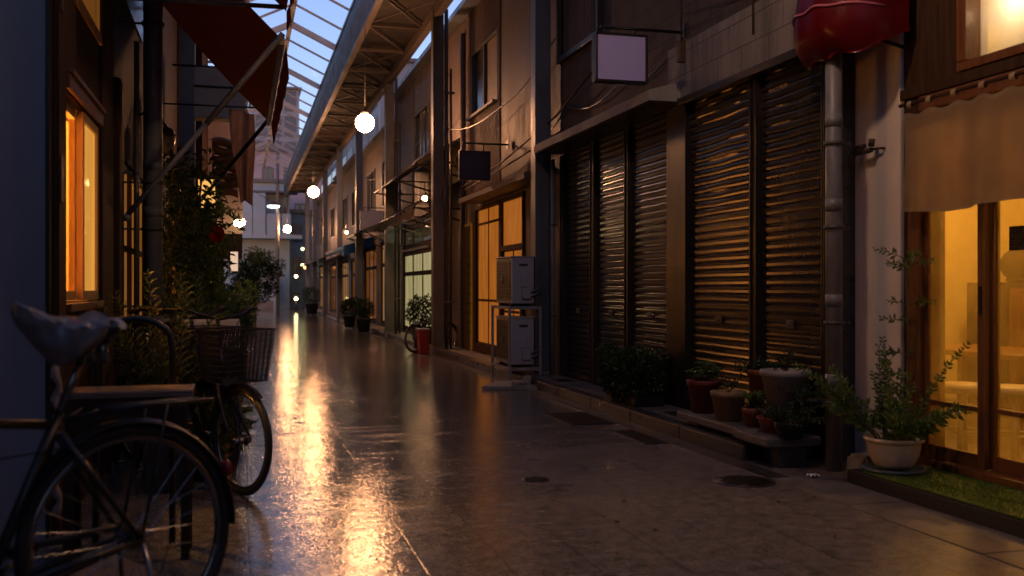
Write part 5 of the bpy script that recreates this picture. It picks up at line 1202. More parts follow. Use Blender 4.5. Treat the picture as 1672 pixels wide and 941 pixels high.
# ---- planks with pots
for (y0, y1, x0, lab) in ((6.12, 7.15, 3.27, 'worn pale stone plank under the dark red and ochre pots'), (5.66, 6.10, 3.21, 'shorter cracked stone plank near the thick pale downpipe')):
    m_ = MB(); m_.box(x0, 3.60, y0, y1, 0.135, 0.195, 0.012); o = one('stone_plank', m_, M_CONC, lab, 'plank', (3.4, (y0 + y1) / 2, 0.135), group='stone planks')
for i, (x, y) in enumerate(((3.42, 6.95), (3.42, 6.3), (3.40, 5.98), (3.40, 5.74))):
    m_ = MB(); m_.box(x - 0.09, x + 0.1, y - 0.06, y + 0.06, 0.0 if y < 5.95 else 0.1, 0.134, 0.006)
    one('support_brick', m_, M_DARKC, 'dark brick propping up a stone plank by the shutters', 'brick', (x, y, 0.1), group='support bricks')
def potted(lab, x, y, z, r, h, m, kind, seed, **kw):
    random.seed(seed)
    t = thing('potted_plant', lab, 'potted plant', (x, y, z), group='potted plants')
    pot(t, x, y, z, r, h, m, **kw)
    f = MB(); st = MB(); z1 = z + h * 0.86
    if kind == 'lobed':
        for k in range(16):
            a = random.uniform(0, 2 * PI); e = random.uniform(0.03, 0.11); hh = random.uniform(0.06, 0.17)
            q = Vector((x + e * math.cos(a), y + e * math.sin(a), z1 + hh)); st.tube([(x, y, z1), ((x + q.x) / 2, (y + q.y) / 2, z1 + hh * 0.7), tuple(q)], 0.003, 5)
            for j in range(7):
                b = a + (j - 3) * 0.55; f.leaf(q, Vector((math.cos(b), math.sin(b), 0.15)), Vector((0, 0, 1)), 0.075, 0.028)
    elif kind == 'sparse':
        for k in range(6):
            a = random.uniform(0, 2 * PI); frond(f, (x, y, z1), (math.cos(a) * 0.5, math.sin(a) * 0.5, 1), random.uniform(0.1, 0.2), 8, 0.045, 0.02, bend=0.6, stem=st, r=0.003)
    elif kind == 'bushy':
        for k in range(20):
            a = random.uniform(0, 2 * PI); frond(f, (x, y, z1), (math.cos(a), math.sin(a), random.uniform(0.3, 1.2)), random.uniform(0.12, 0.26), 9, 0.055, 0.026, bend=1.4, stem=st, r=0.003)
    elif kind == 'blade':
        for k in range(46):
            a = random.uniform(0, 2 * PI); L_ = random.uniform(0.15, 0.3); e = random.uniform(0.4, 1.0)
            pts = [Vector((x, y, z1)) + Vector((math.cos(a) * e, math.sin(a) * e, 0)) * (L_ * s) * s + Vector((0, 0, 1)) * L_ * (s - 0.55 * s * s) for s in (0, 0.25, 0.5, 0.75, 1.0)]
            sd_ = Vector((-math.sin(a), math.cos(a), 0))
            w_ = [0.008, 0.01, 0.009, 0.006, 0.001]
            for i in range(4):
                f.quad(pts[i] - sd_ * w_[i], pts[i] + sd_ * w_[i], pts[i + 1] + sd_ * w_[i + 1], pts[i + 1] - sd_ * w_[i + 1])
    f.build('foliage', {'lobed': LF_M, 'sparse': LF_D, 'bushy': LF_D, 'blade': LF_M}[kind], t, shade='leaf')
    if len(st.bm.verts): st.build('stems', M_STEM, t)
    return t
potted('dark red pot with a pale lobed leaf plant on the stone plank', 3.42, 6.98, 0.197, 0.125, 0.25, M_DTERRA, 'lobed', 1)
potted('squat ochre pot with a nearly bare plant, next to the dark red pot', 3.39, 6.52, 0.197, 0.125, 0.21, M_OCHRE, 'sparse', 2)
potted('terracotta pot half hidden behind the large weathered white pot', 3.60, 6.38, 0.30, 0.12, 0.27, M_TERRA, 'bushy', 3)
potted('large weathered white pot raised on a dark tub against the shutters', 3.56, 6.03, 0.34, 0.165, 0.255, M_GREYP, 'sparse', 4)
potted('strap leaved grassy plant in a small pot between ochre and white pots', 3.40, 6.18, 0.197, 0.075, 0.13, M_TERRA, 'blade', 5)
potted('low leafy plant in a black pot next to the thick pale downpipe', 3.38, 5.66, 0.197, 0.10, 0.10, M_BLK, 'bushy', 6)
potted('leafy plant trailing over the shutter foot behind the low black pot', 3.60, 5.74, 0.25, 0.09, 0.18, M_BLK, 'bushy', 8)
m_ = MB(); m_.lathe((3.56, 6.03, 0.1), [(0.001, 0), (0.15, 0), (0.185, 0.22), (0.19, 0.235), (0.001, 0.238)], 24); one('upturned_tub', m_, M_DARKG, 'dark tub used as a stand for the weathered white pot', 'tub', (3.56, 6.03, 0.1))
m_ = MB(); m_.box(3.50, 3.70, 6.29, 6.47, 0.1, 0.298, 0.01); one('concrete_block', m_, M_CONC, 'concrete block lifting the half hidden terracotta pot', 'block', (3.6, 6.38, 0.1))
m_ = MB(); m_.lathe((3.42, 5.90, 0.197), [(0.001, 0.0), (0.095, 0), (0.13, 0.09), (0.135, 0.1), (0.12, 0.1), (0.1, 0.05), (0.001, 0.05)], 22); one('empty_bowl', m_, M_DTERRA, 'shallow empty dark bowl on the shorter stone plank', 'bowl', (3.42, 5.9, 0.197))
# ---- big bush in front of the shutters
random.seed(8)
t = thing('round_bush', 'broad dark bush in a hidden trough in front of the roller shutters', 'bush', (3.47, 8.55, 0.1))
m_ = MB(); m_.box(3.34, 3.62, 8.15, 8.95, 0.1, 0.26, 0.02); m_.build('trough', M_BLK, t)
f = MB(); clump(f, (3.46, 8.55, 0.34), (0.25, 0.44, 0.24), 2600, 0.055, 0.03, 0.3, 0.5)
for k in range(30):
    a = random.uniform(0, 2 * PI); clump(f, (3.46 + 0.2 * math.cos(a), 8.55 + 0.4 * math.sin(a), 0.40 + random.uniform(-0.1, 0.16)), (0.08, 0.09, 0.07), 45, 0.05, 0.028, 0.4, 0.4)
f.build('foliage', LF_D, t, shade='leaf')
m_ = MB(); random.seed(2)
for k in range(7): m_.tube([(3.46, 8.3 + k * 0.08, 0.25), (3.46 + random.uniform(-0.1, 0.1), 8.3 + k * 0.08, 0.5)], 0.008, 5)
m_.build('stems', M_STEM, t)
# ---- plants along the far shop row
def tub_bush(lab, x, y, h, r, seed, m=M_DARKG, leaf=None, n=700):
    random.seed(seed)
    t = thing('tub_shrub', lab, 'shrub', (x, y, 0), group='shrubs in tubs along the shops')
    pot(t, x, y, 0.02, r * 0.75, h * 0.42, m)
    f = MB(); clump(f, (x, y, h * 0.72), (r, r, h * 0.34), n, 0.07, 0.035, 0.3, 0.3)
    for k in range(8): clump(f, (x + random.uniform(-r, r) * 0.8, y + random.uniform(-r, r) * 0.8, h * random.uniform(0.6, 1.0)), (r * 0.35,) * 3, n // 14, 0.07, 0.035)
    f.build('foliage', leaf or LF_D, t, shade='leaf')
tub_bush('leafy shrub in a tub behind the red bin at the bright shop', 3.30, 18.6, 0.95, 0.30, 31)
tub_bush('dark shrub in a tall tub at the amber doors of the signboard house', 3.02, 25.6, 0.85, 0.26, 32)
tub_bush('dark shrub in a tub just past the signboard house doors', 3.0, 28.9, 0.8, 0.25, 33)
tub_bush('dark shrub under the brown sheet awning near the row end', 2.95, 44.0, 1.1, 0.4, 34)
# ---- planted side: tall feathery plants, vines, shrubs
def feathery(lab, x, y, z0, n, hmin, hmax, seed, m):
    random.seed(seed)
    t = thing('feathery_plant', lab, 'plant', (x, y, z0), group='tall feathery plants')
    f = MB(); st = MB()
    for k in range(n):
        a = random.uniform(0, 2 * PI); e = random.uniform(0, 0.14)
        h = random.uniform(hmin, hmax)
        frond(f, (x + e * math.cos(a), y + e * math.sin(a), z0), (math.cos(a) * 0.22, math.sin(a) * 0.22, 1), h, 30, 0.12, 0.013, bend=0.16, rows=3, stem=st, r=0.005, start=0.25)
    f.build('foliage', m, t, shade='leaf'); st.build('stems', M_STEM, t)
feathery('tall feathery green plant rising beside the thin pipe', -0.40, 6.02, 0.42, 10, 0.5, 0.92, 41, LF_Y)
feathery('second feathery plant closer to the foam planter', -0.28, 7.3, 0.45, 13, 0.45, 0.85, 42, LF_M)
for i, (x, y, h) in enumerate(((-0.40, 6.02, 0.42), (-0.28, 7.3, 0.5))):
    m_ = MB(); m_.box(x - 0.13, x + 0.13, y - 0.13, y + 0.13, 0.0, h, 0.015); m_.box(x - 0.11, x + 0.11, y - 0.11, y + 0.11, h, h + 0.004)
    one('planter_box', m_, M_DARKG, ('dark planter box under the tall feathery plant by the thin pipe', 'dark planter box under the second feathery plant')[i], 'planter', (x, y, 0), group='planter boxes')
t = thing('foam_planter', 'pale foam planter tray on a dark stack behind the bicycle basket', 'planter', (-0.20, 6.9, 0))
m_ = MB(); x0, x1, y0, y1 = -0.38, -0.01, 6.66, 7.0
m_.box(x0, x1, y0, y0 + 0.025, 0.78, 0.94, 0.005); m_.box(x0, x1, y1 - 0.025, y1, 0.78, 0.94, 0.005); m_.box(x0, x0 + 0.025, y0 + 0.026, y1 - 0.026, 0.78, 0.94, 0.005); m_.box(x1 - 0.025, x1, y0 + 0.026, y1 - 0.026, 0.78, 0.94, 0.005); m_.box(x0, x1, y0, y1, 0.76, 0.779)
m_.build('tray', mat('foam', (0.5, 0.5, 0.46), 0.7, var=0.08, bump=0.05, dirt=0.3), t)
m_ = MB(); m_.box(x0 + 0.03, x1 - 0.03, y0 + 0.03, y1 - 0.03, 0.78, 0.90); m_.build('soil', M_SOIL, t)
m_ = MB(); m_.box(x0 + 0.02, x1 - 0.02, y0 + 0.02, y1 - 0.02, 0, 0.755, 0.01); m_.build('stand', M_BLK, t)
def vine(lab, c, rad, n, seed, L=0.085, W=0.042, m=LF_D, tw=10):
    random.seed(seed)
    t = thing('climbing_vine', lab, 'vine', (c[0], c[1], 0), group='climbing vines')
    f = MB(); st = MB()
    for k in range(tw):
        x = c[0] + random.uniform(-1, 1) * rad[0] * 0.7; y = c[1] + random.uniform(-1, 1) * rad[1] * 0.8
        pts = [Vector((x, y, 0.1))]
        for j in range(9): pts.append(pts[-1] + Vector((random.uniform(-0.05, 0.05), random.uniform(-0.08, 0.08), (c[2] + rad[2]) / 9.5)))
        st.tube(pts, 0.007, 5)
        for q in pts[2:]: clump(f, q + Vector((random.uniform(0, 0.1), 0, 0)), (rad[0] * 0.5, 0.22, 0.15), n // (tw * 8), L, W, 0.1, 0.2)
    clump(f, c, rad, n // 3, L, W, 0.0, 0.2)
    f.build('foliage', m, t, shade='leaf'); st.build('stems', M_STEM, t)
vine('dense dark vine climbing the wall behind the fat grey downpipe', (-0.62, 10.2, 1.25), (0.22, 1.0, 1.05), 1700, 51)
vine('dark vine around the red paper lantern', (-0.56, 12.75, 1.2), (0.22, 0.6, 1.1), 1500, 52, m=LF_D)
vine('vine covering the lower half of the yellow box sign', (-0.44, 11.25, 1.25), (0.17, 0.28, 0.82), 1500, 53, m=LF_M)
def shrub(lab, c, rad, n, seed, m=LF_D, L=0.07, W=0.03):
    random.seed(seed)
    t = thing('leafy_shrub', lab, 'shrub', (c[0], c[1], 0), group='shrubs on the planted side')
    pot(t, c[0], c[1], 0.01, min(rad[0], 0.2) , max(0.15, c[2] - rad[2]), M_DARKG)
    f = MB(); clump(f, c, rad, n, L, W, 0.3, 0.25)
    for k in range(10): clump(f, (c[0] + random.uniform(-1, 1) * rad[0], c[1] + random.uniform(-1, 1) * rad[1], c[2] + random.uniform(-0.5, 1) * rad[2]), (rad[0] * 0.35, rad[1] * 0.35, rad[2] * 0.35), n // 16, L, W, 0.4)
    f.build('foliage', m, t, shade='leaf')
    s_ = MB()
    for k in range(5): s_.tube([(c[0], c[1], 0.1), (c[0] + random.uniform(-1, 1) * rad[0] * 0.6, c[1] + random.uniform(-1, 1) * rad[1] * 0.6, c[2] + rad[2] * 0.5)], 0.008, 5)
    s_.build('stems', M_STEM, t)
shrub('bushy shrub behind the foam planter', (-0.30, 9.0, 0.62), (0.26, 0.5, 0.36), 1300, 61)
shrub('loose shrub under the red paper lantern', (-0.22, 11.2, 0.68), (0.24, 0.5, 0.42), 1300, 62, LF_M)
shrub('dark shrub beside the stacked pale pots', (-0.10, 14.6, 0.6), (0.26, 0.5, 0.4), 1100, 63)
shrub('small shrub under the glowing white sign', (-0.05, 19.0, 0.65), (0.3, 0.5, 0.5), 1000, 64, LF_M)
shrub('yellowish low plant under the bicycle baskets', (-0.22, 6.35, 0.30), (0.2, 0.25, 0.2), 420, 65, LF_Y, 0.10, 0.04)
t = thing('stacked_pots', 'stack of pale plastic pots standing among the planted side shrubs', 'pots', (-0.12, 13.4, 0))
for k in range(4):
    m_ = MB(); m_.lathe((-0.12 + 0.01 * (k % 2), 13.2, 0.42 + k * 0.16), [(0.001, 0), (0.075, 0), (0.10, 0.15), (0.115, 0.155), (0.115, 0.175), (0.001, 0.176)], 16); m_.build('pot', M_GREYP, t)
m_ = MB(); m_.box(-0.27, 0.02, 13.05, 13.35, 0, 0.415, 0.01); m_.build('crate', M_WOOD, t)
# ---- tree at the end
random.seed(77)
t = thing('broadleaf_tree', 'dark rounded tree at the end of the planted side before the garage', 'tree', (0.55, 44.5, 0))
m_ = MB(); m_.tube([(0.5, 44.5, 0), (0.53, 44.5, 0.8), (0.58, 44.5, 1.7), (0.6, 44.5, 2.6)], [0.13, 0.10, 0.08, 0.03], 8)
for k in range(9):
    a = k * 2.4; m_.tube([(0.55, 44.5, 1.0 + 0.14 * k), (0.55 + 0.5 * math.cos(a), 44.5 + 0.5 * math.sin(a), 1.4 + 0.16 * k), (0.55 + 0.95 * math.cos(a), 44.5 + 0.95 * math.sin(a), 1.6 + 0.15 * k)], [0.04, 0.03, 0.01], 6)
m_.build('trunk', M_STEM, t)
f = MB()
for k in range(42):
    d = rvec(); q = Vector((0.55, 44.5, 1.75)) + Vector((d.x * 1.05, d.y * 1.0, d.z * 1.15)) * random.uniform(0.45, 1.0)
    clump(f, q, (0.36, 0.36, 0.27), 80, 0.15, 0.07, 0.1, 0.2)
f.build('crown', LF_T, t, shade='leaf')
random.seed(78)
t = thing('broadleaf_tree', 'smaller darker tree tucked against the overhanging house', 'tree', (-0.15, 39.0, 0))
m_ = MB(); m_.tube([(-0.15, 39, 0), (-0.12, 39, 1.2), (-0.15, 39, 2.0)], [0.09, 0.07, 0.03], 8); m_.build('trunk', M_STEM, t)
f = MB()
for k in range(24):
    d = rvec(); clump(f, Vector((-0.05, 39, 1.25)) + Vector((d.x * 0.75, d.y * 0.8, d.z * 0.95)) * random.uniform(0.4, 1), (0.3, 0.3, 0.24), 70, 0.13, 0.06, 0.1, 0.2)
f.build('crown', LF_T, t, shade='leaf')
# ================================================================== bicycles
M_FRAME = mat('bike_paint', (0.035, 0.032, 0.036), 0.3, 0.3, var=0.2, bump=0.0, dirt=0.2, coat=0.5)
M_BROWNF = mat('bike_paint_brown', (0.03, 0.025, 0.022), 0.42, 0.2, var=0.2, bump=0.0, dirt=0.3, coat=0.15)
M_CHROME = mat('dull_chrome', (0.26, 0.24, 0.23), 0.25, 0.9, var=0.2, bump=0.02, dirt=0.4, dirtcol=(0.12, 0.08, 0.05))
M_TYRE = mat('rubber', (0.018, 0.017, 0.017), 0.55, var=0.2, bump=0.15, bscale=90, dirt=0.2)
M_MESH = mat('basket_wire', (0.014, 0.011, 0.010), 0.6, 0.0, var=0.3, bump=0.02, dirt=0.3)
M_BAG = cloth('plastic_bag', (0.33, 0.29, 0.285), trans=0.3, rough=0.35, var=0.18, bump=0.05, gloss=0.5)

def wheel_at(t, cx, r, name='wheel', ns=28):
    m_ = MB(); m_.tube([(cx + (r - 0.018) * math.cos(a * 2 * PI / 56), 0, r + (r - 0.018) * math.sin(a * 2 * PI / 56)) for a in range(56)], 0.0185, 10, closed=True)
    w = m_.build(name, M_TYRE, t, local=True)
    m_ = MB(); rr = r - 0.042
    m_.tube([(cx + rr * math.cos(a * 2 * PI / 56), 0, r + rr * math.sin(a * 2 * PI / 56)) for a in range(56)], 0.0115, 8, closed=True); m_.build('rim', M_CHROME, w, local=True)
    m_ = MB()
    for k in range(ns):
        a = 2 * PI * k / ns; b = a + (0.9 if k % 2 else -0.9); s_ = 0.028 if (k // 2) % 2 else -0.028
        m_.tube([(cx + 0.025 * math.cos(b), s_, r + 0.025 * math.sin(b)), (cx + rr * math.cos(a), 0, r + rr * math.sin(a))], 0.0011, 4)
    m_.build('spokes', M_CHROME, w, local=True)
    m_ = MB(); m_.tube([(cx, -0.055, r), (cx, 0.055, r)], 0.018, 12); m_.tube([(cx, -0.03, r), (cx, -0.024, r)], 0.034, 14); m_.tube([(cx, 0.024, r), (cx, 0.03, r)], 0.034, 14); m_.build('hub', M_CHROME, w, local=True)

def wire_basket(t, x0, x1, w0, w1, z0, z1, m, flare=0.03, step=0.011):
    m_ = MB()
    def ring(z, f): return [(x0 - f, -w0 - f, z), (x1 + f, -w1 - f, z), (x1 + f, w1 + f, z), (x0 - f, w0 + f, z)]
    n = max(4, int((z1 - z0) / 0.032))
    for i in range(n + 1):
        f = flare * i / n; z = z0 + (z1 - z0) * i / n
        m_.tube(ring(z, f), 0.0045 if i == n else 0.0019, 5 if i == n else 4, closed=True)
    b, a = ring(z0, 0), ring(z1, flare)
    for e in range(4):
        p, q, P, Q = Vector(b[e]), Vector(b[(e + 1) % 4]), Vector(a[e]), Vector(a[(e + 1) % 4])
        k = max(3, int((q - p).length / step))
        for j in range(k + 1): m_.tube([p.lerp(q, j / k), P.lerp(Q, j / k)], 0.0026, 4)
    k = int((x1 - x0) / step)
    for j in range(1, k): xx = x0 + (x1 - x0) * j / k; ww = w0 + (w1 - w0) * j / k; m_.tube([(xx, -ww, z0), (xx, ww, z0)], 0.0026, 4)
    return m_.build('basket', m, t, local=True)

def bicycle(label, loc, ang, r=0.345, frame=None, front_basket=True, step=True, bag=False, lean=0.0, scale=1.0, steer=0.0, rear_rack=True, up=0.0, group='parked bicycles'):
    frame = frame or M_FRAME
    t = thing('bicycle', label, 'bicycle', loc, ang, group, rx=lean)
    t.scale = (scale,) * 3
    L = dict(local=True)
    bb = Vector((0.44, 0, 0.285)); stt = Vector((0.22, 0, 0.76)); ht = Vector((0.82, 0, 0.83)); hb = Vector((0.86, 0, 0.66)); fh = Vector((1.06, 0, r))
    m_ = MB()
    m_.tube([bb, stt], 0.0165, 10); m_.tube([bb, hb], 0.018, 10); m_.tube([ht, hb], 0.020, 10)
    if step: m_.tube([bb.lerp(stt, 0.45), hb.lerp(ht, 0.3)], 0.015, 10)
    else: m_.tube([stt.lerp(bb, 0.06), ht.lerp(hb, 0.15)], 0.015, 10)
    for s_ in (-1, 1):
        m_.tube([bb + Vector((-0.03, 0.02 * s_, 0)), Vector((0.0, 0.062 * s_, r))], [0.012, 0.009], 8); m_.tube([stt + Vector((0.005, 0.018 * s_, -0.05)), Vector((0.0, 0.062 * s_, r))], [0.010, 0.008], 8)
    m_.build('frame', frame, t, **L)
    m_ = MB(); m_.tube([stt, stt + (stt - bb).normalized() * (0.16 + up)], 0.0125, 10); m_.build('seat_post', M_CHROME, t, **L)
    # fork
    m_ = MB()
    for s_ in (-1, 1): m_.tube([hb + Vector((0, 0.0, -0.005)), hb + Vector((0.02, 0.05 * s_, -0.05)), Vector((0.97, 0.055 * s_, r + 0.12)), fh + Vector((0, 0.058 * s_, 0))], [0.013, 0.013, 0.011, 0.008], 8)
    m_.build('fork', frame, t, **L)
    wheel_at(t, 0.0, r); wheel_at(t, fh.x, r)
    for cx, a0, a1 in ((0.0, 0.1 * PI, 1.02 * PI), (fh.x, 0.28 * PI, 0.98 * PI)):
        m_ = MB(); R = r + 0.018
        def fd(u, v, cx=cx, a0=a0, a1=a1): a = a0 + (a1 - a0) * u; q = (v - 0.5) * 2; return (cx + (R - 0.014 * q * q) * math.cos(a), 0.031 * q, r + (R - 0.014 * q * q) * math.sin(a))
        m_.sheet(fd, 30, 6, 0.0015); m_.build('mudguard', frame, t, **L)
    # saddle
    tilt = 0.045 if bag else 0.0
    sc_ = stt + (stt - bb).normalized() * (0.17 + up) + Vector((0.045 if bag else 0.0, 0, 0))
    m_ = MB()
    def sad(u, v):
        a = v * 2 * PI; w_ = (0.085 * (1 - u) ** 0.7 + 0.026) * (1 if u < 0.98 else 0.3) * (0.55 if u < 0.04 else 1); h_ = 0.042 * (1 - 0.5 * u) * (0.5 if u < 0.04 or u > 0.97 else 1)
        return (sc_.x - 0.11 + 0.27 * u, w_ * math.cos(a), sc_.z + 0.03 + h_ * math.sin(a) * (0.7 if math.sin(a) > 0 else 1.1) + 0.03 * (u - 0.45) ** 2 * 4 + tilt * u)
    m_.sheet(sad, 18, 16); sd = m_.build('saddle', mat('saddle_vinyl', (0.03, 0.028, 0.028), 0.35, var=0.2, bump=0.05), t, **L)
    m_ = MB()
    for s_ in (-1, 1): m_.tube([(sc_.x - 0.07 + 0.0, 0.045 * s_, sc_.z - 0.04 + 0.008 * math.sin(k)) for k in range(2)] + [(sc_.x + 0.08, 0.015 * s_, sc_.z - 0.005)], 0.005, 6); m_.tube([(sc_.x - 0.075, 0.04 * s_, sc_.z - 0.055), (sc_.x - 0.07, 0.045 * s_, sc_.z + 0.01)], 0.018, 8)
    m_.build('springs', M_CHROME, sd, **L)
    if bag:
        random.seed(19)
        m_ = MB()
        def bg_(u, v):
            a = v * 2 * PI; f_ = 1 + 0.07 * math.sin(7 * u + 2 * a) + 0.06 * math.sin(5 * a + 19 * u) + 0.03 * math.sin(31 * u - 5 * a)
            w_ = (0.088 * (1 - u) ** 0.6 + 0.022) * f_; sk = 0.075 * max(0, -math.sin(a)) * (1 - abs(u - 0.45) * 1.6)
            return (sc_.x - 0.055 + 0.225 * u, w_ * math.cos(a) * 1.04, sc_.z + 0.03 + 0.046 * (1 - 0.45 * u) * math.sin(a) * f_ - sk + 0.12 * (u - 0.45) ** 2 + tilt * u)
        m_.sheet(bg_, 36, 40); m_.build('plastic_cover', M_BAG, sd, **L)
        m_ = MB()
        def pch(u, v):
            a = PI * (0.03 + 0.94 * v); w_ = 0.093 * (0.72 + 0.28 * math.sin(u * PI))
            return (sc_.x - 0.135 + 0.12 * u, w_ * math.cos(a), sc_.z + 0.040 + 0.040 * math.sin(a))
        m_.sheet(pch, 10, 14, 0.003); m_.build('pale_cap', mat('pale_vinyl', (0.8, 0.74, 0.72), 0.4, var=0.08, bump=0.03, dirt=0.2), sd, **L)
    # handlebar
    hs = ht + Vector((-0.03, 0, 0.16))
    m_ = MB(); m_.tube([ht, hs], 0.013, 10)
    for s_ in (-1, 1): m_.tube([hs, hs + Vector((0.05, 0.1 * s_, 0.02)), hs + Vector((0.03, 0.22 * s_, 0.06)), hs + Vector((-0.10, 0.27 * s_, 0.06)), hs + Vector((-0.2, 0.28 * s_, 0.04))], 0.011, 9)
    hb_ = m_.build('handlebar', M_CHROME if bag else M_BLK, t, **L)
    for s_ in (-1, 1):
        m_ = MB(); m_.tube([hs + Vector((-0.10, 0.27 * s_, 0.06)), hs + Vector((-0.22, 0.282 * s_, 0.036))], 0.017, 10); m_.build('grip', M_TYRE, hb_, **L)
        m_ = MB(); m_.tube([hs + Vector((-0.04, 0.25 * s_, 0.055)), hs + Vector((-0.08, 0.24 * s_, 0.02)), hs + Vector((-0.17, 0.25 * s_, 0.01))], 0.005, 6); m_.build('brake_lever', M_BLK, hb_, **L)
    m_ = MB(); m_.tube([hs + Vector((-0.04, 0.25, 0.05)), hs + Vector((0.12, 0.12, 0.1)), ht + Vector((0.05, 0.02, 0.0)), bb.lerp(ht, 0.6) + Vector((0, 0.02, 0.03)), stt + Vector((0.03, 0.02, -0.1)), Vector((0.05, 0.05, 2 * r - 0.02))], 0.003, 5); m_.build('brake_cable', M_BLK, t, **L)
    m_ = MB(); m_.lathe((0.0, 0.0, 0.0), [(0.001, -0.012), (0.028, -0.012), (0.03, 0.0), (0.02, 0.012), (0.001, 0.014)], 16, 'X'); bmesh.ops.translate(m_.bm, verts=m_.bm.verts, vec=(-(r + 0.03) * math.cos(0.45), 0, r + (r + 0.03) * math.sin(0.45))); m_.build('rear_reflector', mat('reflector_red', (0.3, 0.01, 0.01), 0.15, bump=0), t, **L)
    # crank
    m_ = MB()
    m_.tube([bb + Vector((0, -0.07, 0)), bb + Vector((0, 0.07, 0))], 0.018, 10); m_.tube([bb + Vector((0, -0.055, 0)), bb + Vector((0, -0.049, 0))], 0.085, 24)
    for s_ in (-1, 1):
        e = bb + Vector((0.15 * s_, 0.075 * s_, -0.07 * s_)); m_.tube([bb + Vector((0, 0.068 * s_, 0)), e], 0.009, 8); m_.obox(e + Vector((0, 0.055 * s_, 0)), (0.09, 0.085, 0.022), bev=0.005)
    m_.build('crank', M_CHROME, t, **L)
    m_ = MB()
    m_.tube([Vector((0.0, -0.052, r + 0.03)), bb + Vector((0, -0.052, 0.09)), bb + Vector((0.1, -0.052, 0.02)), bb + Vector((0.05, -0.052, -0.08)), Vector((0.0, -0.052, r - 0.035))], 0.012, 8, closed=True); m_.build('chain_guard', frame, t, **L)
    # kickstand
    m_ = MB()
    for s_ in (-1, 1): m_.tube([(0.0, 0.07 * s_, r - 0.01), (-0.03, 0.11 * s_, r * 0.4), (-0.06, 0.13 * s_, 0.012)], 0.008, 7)
    m_.tube([(-0.06, -0.13, 0.012), (-0.06, 0.13, 0.012)], 0.008, 7); m_.build('kickstand', M_CHROME, t, **L)
    if rear_rack:
        m_ = MB(); z = 2 * r + 0.055
        m_.tube([(-0.27, -0.055, z), (-0.27, 0.055, z), (0.12, 0.06, z), (0.12, -0.06, z)], 0.0065, 7, closed=True)
        for yy in (-0.025, 0.025): m_.tube([(-0.27, yy, z), (0.12, yy, z)], 0.005, 6)
        for s_ in (-1, 1): m_.tube([(0.0, 0.066 * s_, r), (-0.1, 0.062 * s_, z)], 0.005, 6); m_.tube([(0.12, 0.05 * s_, z), (stt.x - 0.02, 0.02 * s_, stt.z - 0.02)], 0.006, 6)
        m_.build('carrier', M_BLK, t, **L)
    if front_basket:
        wire_basket(t, 0.85, 1.10, 0.12, 0.145, 0.64, 0.94, M_MESH, 0.03)
    return t
# near bicycle: rear half in view, its rear wheel towards the alley
bicycle('black bicycle with a plastic wrapped saddle, its large rear wheel closest to the camera', (-0.325, 3.3, 0.015), math.radians(214.8), r=0.355, frame=M_BROWNF, front_basket=True, step=False, bag=True, up=0.055, lean=math.radians(2.5))
bicycle('city bicycle with a dark wire front basket turned towards the wet alley', (-0.52, 6.62, 0.0), math.radians(-60), r=0.31, frame=M_FRAME, step=True, scale=0.98)
bicycle('second city bicycle half hidden by the wire basket of the first', (-0.68, 6.98, 0.0), math.radians(-60), r=0.31, frame=M_FRAME, step=True, scale=0.98)
bicycle('bicycle parked by the red bin with its wheel seen past the steel column', (3.67, 17.94, 0.0), math.radians(216.9), r=0.30, frame=M_FRAME, front_basket=False, scale=0.85, rear_rack=False)
# bench, hoop, rock and rope by the lit window
t = thing('plank_bench', 'low dark bench with a worn wet plank top behind the nearest bicycle', 'bench', (-0.4, 4.55, 0))
m_ = MB(); m_.box(-0.72, -0.20, 4.42, 4.68, 0.69, 0.72, 0.006); m_.build('plank', mat('wet_plank', (0.2, 0.12, 0.07), 0.35, var=0.45, scale=11, stretch=(0.5, 3, 3), bump=0.3, bscale=30, dirt=0.5), t)
m_ = MB(); m_.box(-0.70, -0.22, 4.425, 4.445, 0.55, 0.688, 0.004); m_.build('apron', M_WOOD, t)
for (xx, yy) in ((-0.69, 4.44), (-0.23, 4.44), (-0.69, 4.65), (-0.23, 4.65)):
    m_ = MB(); m_.box(xx - 0.018, xx + 0.018, yy - 0.018, yy + 0.018, 0, 0.549); m_.build('leg', M_WOOD, t)
m_ = MB(); m_.tube([(-0.62, 4.72, 0), (-0.62, 4.72, 0.86)] + [(-0.46 - 0.16 * math.cos(a), 4.72, 0.90 + 0.115 * math.sin(a)) for a in [k * PI / 10 for k in range(1, 10)]] + [(-0.30, 4.72, 0.86), (-0.30, 4.72, 0)], 0.015, 9)
one('hoop_rail', m_, M_BLK, 'dark tubular hoop rail standing behind the plank bench', 'rail', (-0.46, 4.72, 0))
m_ = MB(); random.seed(6)
r_ = bmesh.ops.create_icosphere(m_.bm, subdivisions=3, radius=0.14)
for v in r_['verts']:
    k = 1 + 0.16 * math.sin(v.co.x * 31 + 1) * math.sin(v.co.y * 27) + 0.1 * math.sin(v.co.z * 40); v.co = Vector((v.co.x * k * 1.3, v.co.y * k, max(v.co.z * k * 0.75, -0.08) + 0.085)) + Vector((-0.50, 3.85, 0))
one('rough_stone', m_, mat('brown_stone', (0.24, 0.15, 0.09), 0.5, var=0.4, scale=14, bump=0.4, dirt=0.4), 'rough brown stone lying on the ground behind the large bicycle wheel', 'stone', (-0.5, 3.85, 0))
m_ = MB(); m_.tube([(-0.80 + 0.012 * math.sin(k * 1.7), 4.86 + 0.012 * math.cos(k * 1.3), 1.0 - k * 0.035) for k in range(26)], [0.017 + 0.006 * math.sin(k * 2.1) for k in range(26)], 8)
one('twisted_cloth', m_, mat('pinkish_rag', (0.36, 0.25, 0.23), 0.8, var=0.3, scale=20, bump=0.3), 'pinkish twisted cloth rope hanging at the corner of the lit shop', 'rope', (-0.8, 4.86, 0.1))

